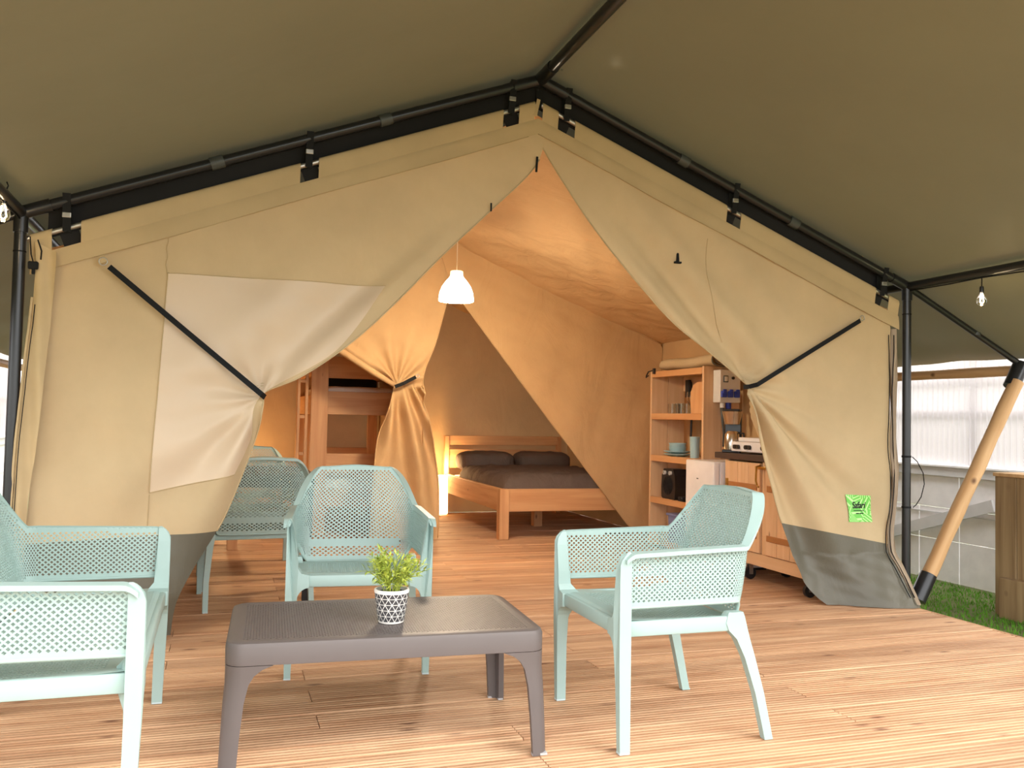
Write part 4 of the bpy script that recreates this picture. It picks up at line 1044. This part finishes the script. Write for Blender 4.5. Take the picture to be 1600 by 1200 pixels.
    hd = MB(); hd.tube([(CX-.02, .70, .80), (CX-.05, .70, .795), (CX-.055, .70, .70), (CX-.05, .69, .665), (CX-.06, .66, .66)], .007, 8); hd.box((CX-.024, .64, .775), (CX-.016, .76, .795), .002)
    hd.build('latch', M['brass'], root, smooth=True, world=True, angle=40)
    for x in (CX+.04, 4.74):
        for y in (CY0+.06, .90):
            c = MB(); c.tube([(x, y-.012, .042), (x, y+.012, .042)], .042, 22); cs = c.build('castor_wheel', M['black'], root, smooth=True, world=True, angle=40)
            f = MB(); f.box((x-.028, y-.022, .105), (x+.028, y+.022, .116)); f.box((x-.014, y-.020, .035), (x+.014, y-.014, .106)); f.box((x-.014, y+.014, .035), (x+.014, y+.020, .106)); f.build('castor_fork', M['steel'], root, world=True)
    # stove
    root = thing('gas_stove', 'white two-burner stove with black knobs on the dark worktop', 'stove', (4.58, .80, .8725))
    MB().box((4.405, .50, .885), (4.72, 1.10, .955), .006).build('body', M['white'], root, world=True)
    MB().box((4.45, .52, .956), (4.71, 1.08, .985), .006).build('lid', M['white'], root, world=True)
    for y in (.55, 1.05):
        for x in (4.44, 4.68): MB().tube([(x, y, .8725), (x, y, .886)], .012, 10).build('foot', M['black'], root, world=True)
    for y in (.66, .70, .86, .90, 1.0, 1.04):
        kb = MB().tube([(4.404, y, .918), (4.388, y, .918)], .016, 18).build('knob', M['black'], root, smooth=True, world=True, angle=40)
    # coffee maker
    root = thing('coffee_maker', 'black and steel coffee maker at the far end of the worktop', 'coffee maker', (4.475, 1.195, .8725), .9)
    MB().box((-.095, -.065, 0), (.08, .065, .02), .006).build('base', M['black'], root)
    MB().box((.035, -.062, .02), (.085, .062, .30), .008).build('tower', M['black'], root)
    MB().lathe([(0, .205), (.052, .205), (.056, .215), (.072, .295), (.074, .30), (0, .302)], 30, (-.03, 0, 0)).build('filter_basket', M['chrome'], root, smooth=True, angle=40)
    MB().box((-.065, -.058, .30), (.085, .058, .318), .008).build('lid', M['black'], root)
    MB().lathe([(0, .021), (.055, .021), (.058, .06), (.052, .13), (.035, .155), (0, .158)], 30, (-.03, 0, 0)).build('jug', M['chrome'], root, smooth=True, angle=40)
    MB().tube([(-.04, -.045, .145), (-.05, -.085, .14), (-.05, -.09, .08), (-.04, -.055, .06)], .007, 8).build('jug_handle', M['black'], root, smooth=True)
kitchen()

# ------------------------------------------------------------------ lamps
def lamps():
    root = thing('pendant_lamp', 'glowing white bell-shaped pendant lamp hanging in the tent', 'lamp', (2.485, 1.72, 1.93))
    MB().lathe([(.126, 0), (.128, .012), (.122, .06), (.105, .105), (.078, .145), (.054, .172), (.048, .182), (.046, .182), (.052, .17), (.076, .142), (.102, .103), (.119, .058), (.125, .012), (.124, 0)], 40).build('lamp_shade', M['shade'], root, smooth=True)
    MB().lathe([(.047, .182), (.048, .188), (.046, .218), (.040, .222), (0, .222)], 32).build('cap', M['shadecap'], root, smooth=True, angle=40)
    MB().tube([(0, 0, .222), (.001, .0, .50), (0, 0, .78)], .0035, 8).build('cord', M['cordwhite'], root, smooth=True)
    MB().lathe([(0, .03), (.02, .04), (.03, .07), (.022, .11), (.012, .14), (.012, .18), (0, .18)], 18).build('bulb', M['filament'], root, smooth=True)
    l = bpy.data.lights.new('pendant_light', 'POINT'); l.energy = 42; l.color = (1, .83, .61); l.shadow_soft_size = .10
    lo = bpy.data.objects.new('pendant_light', l); COL.objects.link(lo); lo.parent = root; lo.location = (0, 0, -.06)
    l2 = bpy.data.lights.new('floor_lamp_light', 'POINT'); l2.energy = 9; l2.color = (1, .66, .32); l2.shadow_soft_size = .07
    fl = bpy.data.objects['floor_lamp']; lo = bpy.data.objects.new('floor_lamp_light', l2); COL.objects.link(lo); lo.parent = fl; lo.location = (0, 0, .54)
    f2 = copy_tree(fl); f2.location = (.95, 4.9, 0); f2['label'] = 'glowing cream floor lamp in the left bedroom behind the door flap'
    for o in (fl, f2): o['group'] = 'cream floor lamps in the bedrooms'
    def string(label, x, ys, path):
        root = thing('string_light', label, 'string light', (x, ys[0][0], H_))
        MB().tube(path, .004, 6).build('cable', M['strap'], root, smooth=True, world=True)
        for y, z in ys:
            sk = MB().lathe([(0, 0), (.010, 0), (.012, -.012), (.012, -.035), (0, -.035)], 14, (x, y, z+.075)).build('socket', M['black'], root, smooth=True, world=True, angle=40)
            MB().tube([(x, y, z+.075), (x+.012, y+.01, z+.12), (x-.0, y+.012, z+.15)], .003, 6).build('drop_cord', M['strap'], root, smooth=True, world=True)
            MB().lathe([(.010, .040), (.014, .03), (.025, .008), (.028, -.008), (.022, -.026), (.008, -.035), (0, -.036)], 20, (x, y, z)).build('bulb', M['glassy'], root, smooth=True, world=True)
            bl = bpy.data.lights.new('string_bulb_light', 'POINT'); bl.energy = .5; bl.color = (1, .75, .45); bl.shadow_soft_size = .03
            bo = bpy.data.objects.new('string_bulb_light', bl); COL.objects.link(bo); bo.parent = root; bo.location = (0, y-ys[0][0], z-.055-H_)
            MB().tube([(x-.004, y, z+.03), (x-.008, y, z-.012), (x, y, z-.02), (x+.008, y, z-.012), (x+.004, y, z+.03)], .002, 5).build('filament', M['filament'], root, smooth=True, world=True)
    string('string light with a clear bulb hanging from the right eave rail', W_, [(-.573, 1.817)], [(W_, .0, H_-.03), (W_, -.35, H_-.032), (W_, -.56, H_-.028), (W_, -.9, H_-.035), (W_, -2.8, H_-.03)])
    string('string light with a clear bulb hanging at the left eave rail', 0, [(-.335, 1.895)], [(0, .0, H_-.03), (0, -.30, H_-.03), (0, -2.8, H_-.03)])
lamps()

# ------------------------------------------------------------------ outside: props, eave logs, fence, planter
def outside():
    for s, lab in ((1, 'right'), (-1, 'left')):
        bx = W_+.03 if s > 0 else -.03; tx = W_+.93 if s > 0 else -.93
        root = thing('prop_pole', f'slanting round timber prop in black sockets on the {lab} side of the tent', 'pole', (bx, -.03, 0), 0, 'slanting timber props')
        a = Vector((bx, -.05, .0)); b = Vector((tx, -.0, 1.50)); d = (b-a).normalized()
        L = (b-a).length; ax = Matrix((Vector((d.z, 0, -d.x)).normalized(), Vector((0, 1, 0)), d)).transposed().to_4x4()
        mb = MB(); n = 14; mb.tube([(.002*math.sin(k), .002*math.cos(k*2), .12+(L-.24)*k/n) for k in range(n+1)], [.044+.0015*math.sin(k*1.7) for k in range(n+1)], 16)
        o = mb.build('timber', M['log'], root, smooth=True, angle=50); 
        o.matrix_local = Matrix.Translation(a-Vector((bx, -.03, 0))) @ ax
        MB().tube([a+d*.02, a+d*.20], .050, 18).build('bottom_socket', M['black'], root, smooth=True, world=True, angle=40)
        MB().tube([b-d*.16, b+d*.02], .050, 18).build('top_socket', M['black'], root, smooth=True, world=True, angle=40)
        x = tx+.0*s
        lg = MB(); lg.tube([(0, 0, .05+k*.35) for k in range(16)], [.035+.002*math.sin(k*2.1) for k in range(16)], 14)
        o = lg.build('eave_log', M['log'], None, smooth=True, angle=50); o.rotation_euler = (-PI/2, 0, 0); o.location = (x, 0, 1.475)
        tag(o, f'round timber eave log along the {lab} edge of the fly sheet', 'log', 'timber eave logs')
    # white fence with ribbed panel on the right
    def fence(x, s, y0, y1, lab, braces):
        root = thing('garden_fence', lab, 'fence', (x, (y0+y1)/2, -.165))
        y = y0; k = 0
        while y < y1-.05:
            for za, zb in ((-.16, .17), (.174, .43), (.434, .70)):
                e = ((k*5+int(za*40)) % 3)*.003
                MB().box((x+s*e, y+.003, za), (x+s*(.022+e), y+.417, zb), .002).build('panel', M['whitewood'], root, world=True)
            y += .42; k += 1
        MB().box((x-s*.03, y0, .69), (x+s*.03, y1, .765), .004).build('top_rail', M['greywood'], root, world=True)
        MB().box((x-s*.05, y0, .765), (x+s*.06, y1, .785), .004).build('cap_board', M['whitewood'], root, world=True)
        MB().box((x-s*.012, y0, .385), (x-s*.001, y1, .395)).build('joint_strip', M['greywood'], root, world=True)
        for (a, za, b, zb) in braces: MB().bar((x-s*.022, a, za), (x-s*.022, b, zb), .02, .09, up=(0, .7, .7)).build('brace', M['greywood'], root, world=True)
        for yy in np.arange(y0+.1, y1, 1.9): MB().box((x+s*.07, yy-.04, -.163), (x+s*.15, yy+.04, 2.1), .004).build('post', M['whitewood'], root, world=True)
        for z in (1.16, 1.42, 1.95): MB().box((x+s*.065, y0, z), (x+s*.09, y1, z+.07), .003).build('back_rail', M['whitewood'], root, world=True)
        n = int((y1-y0)/.055); sh = []
        pts = []
        for q in range(n): yy = y0+q*.055; pts += [(yy, 0), (yy+.040, 0), (yy+.044, .014), (yy+.051, .014)]
        V = []; F = []
        for yy, h in pts: V += [(x+s*(.040-h), yy, .786), (x+s*(.040-h), yy, 2.1)]
        for q in range(len(pts)-1): F.append((2*q, 2*q+2, 2*q+3, 2*q+1))
        mb = MB(); mb.add(V, F); mb.build('ribbed_sheet', M['poly'], root, world=True)
    fence(6.5, 1, -1.0, 8.5, 'white board fence with a ribbed translucent top on the right', [(2.3, .02, .75, .50)])
    fence(-1.35, -1, -.2, 7.0, 'white board fence with a ribbed translucent top on the left', [(3.0, .05, 1.6, .52)])
    # planter of weathered planks
    root = thing('wooden_planter', 'weathered plank planter box at the right edge beside the turf', 'planter', (6.0, -.35, -.165))
    x0, x1, y0, y1 = 5.88, 6.10, -.95, .185
    y = y1
    for k, wd in enumerate((.17, .20, .16, .20, .18, .19)):
        MB().box((x0+.002*(k % 2), y-wd+.002, -.163), (x0+.028, y-.002, .765), .004).build('plank', M['weath'], root, world=True); y -= wd
    MB().box((x0+.03, y1-.03, -.163), (x1, y1, .765), .004).build('end_plank', M['weath'], root, world=True)
    MB().box((x1-.02, y0, -.163), (x1, y1-.03, .765), .004).build('rear_plank', M['weath'], root, world=True)
    MB().box((x0+.03, y0, -.163), (x1-.02, y0+.03, .765), .004).build('end_plank', M['weath'], root, world=True)
    MB().box((x0-.012, y0-.01, .765), (x1+.01, y1+.006, .79), .004).build('top_board', M['log'], root, world=True)
    MB().box((x0-.06, -.95, -.163), (x0-.003, .10, .10), .004).build('skirting_board', M['weath'], root, world=True)
    root = thing('loose_cord', 'thin dark cord looping out beside the right black post', 'cord', (5.0, .0, .55))
    MB().tube([Vector(p) for p in [(4.985, -.03, .90), (5.02, -.035, .87), (5.065, -.035, .80), (5.075, -.035, .73), (5.05, -.035, .65), (5.01, -.035, .60), (4.99, -.03, .585)]], .0028, 6).build('cord_loop', M['strap'], root, smooth=True, world=True)
    for z in (.90, .585): MB().tube([(W_, 0, z-.006), (W_, 0, z+.006)], .0285, 16).build('cord_clip', M['strap'], root, world=True)
outside()
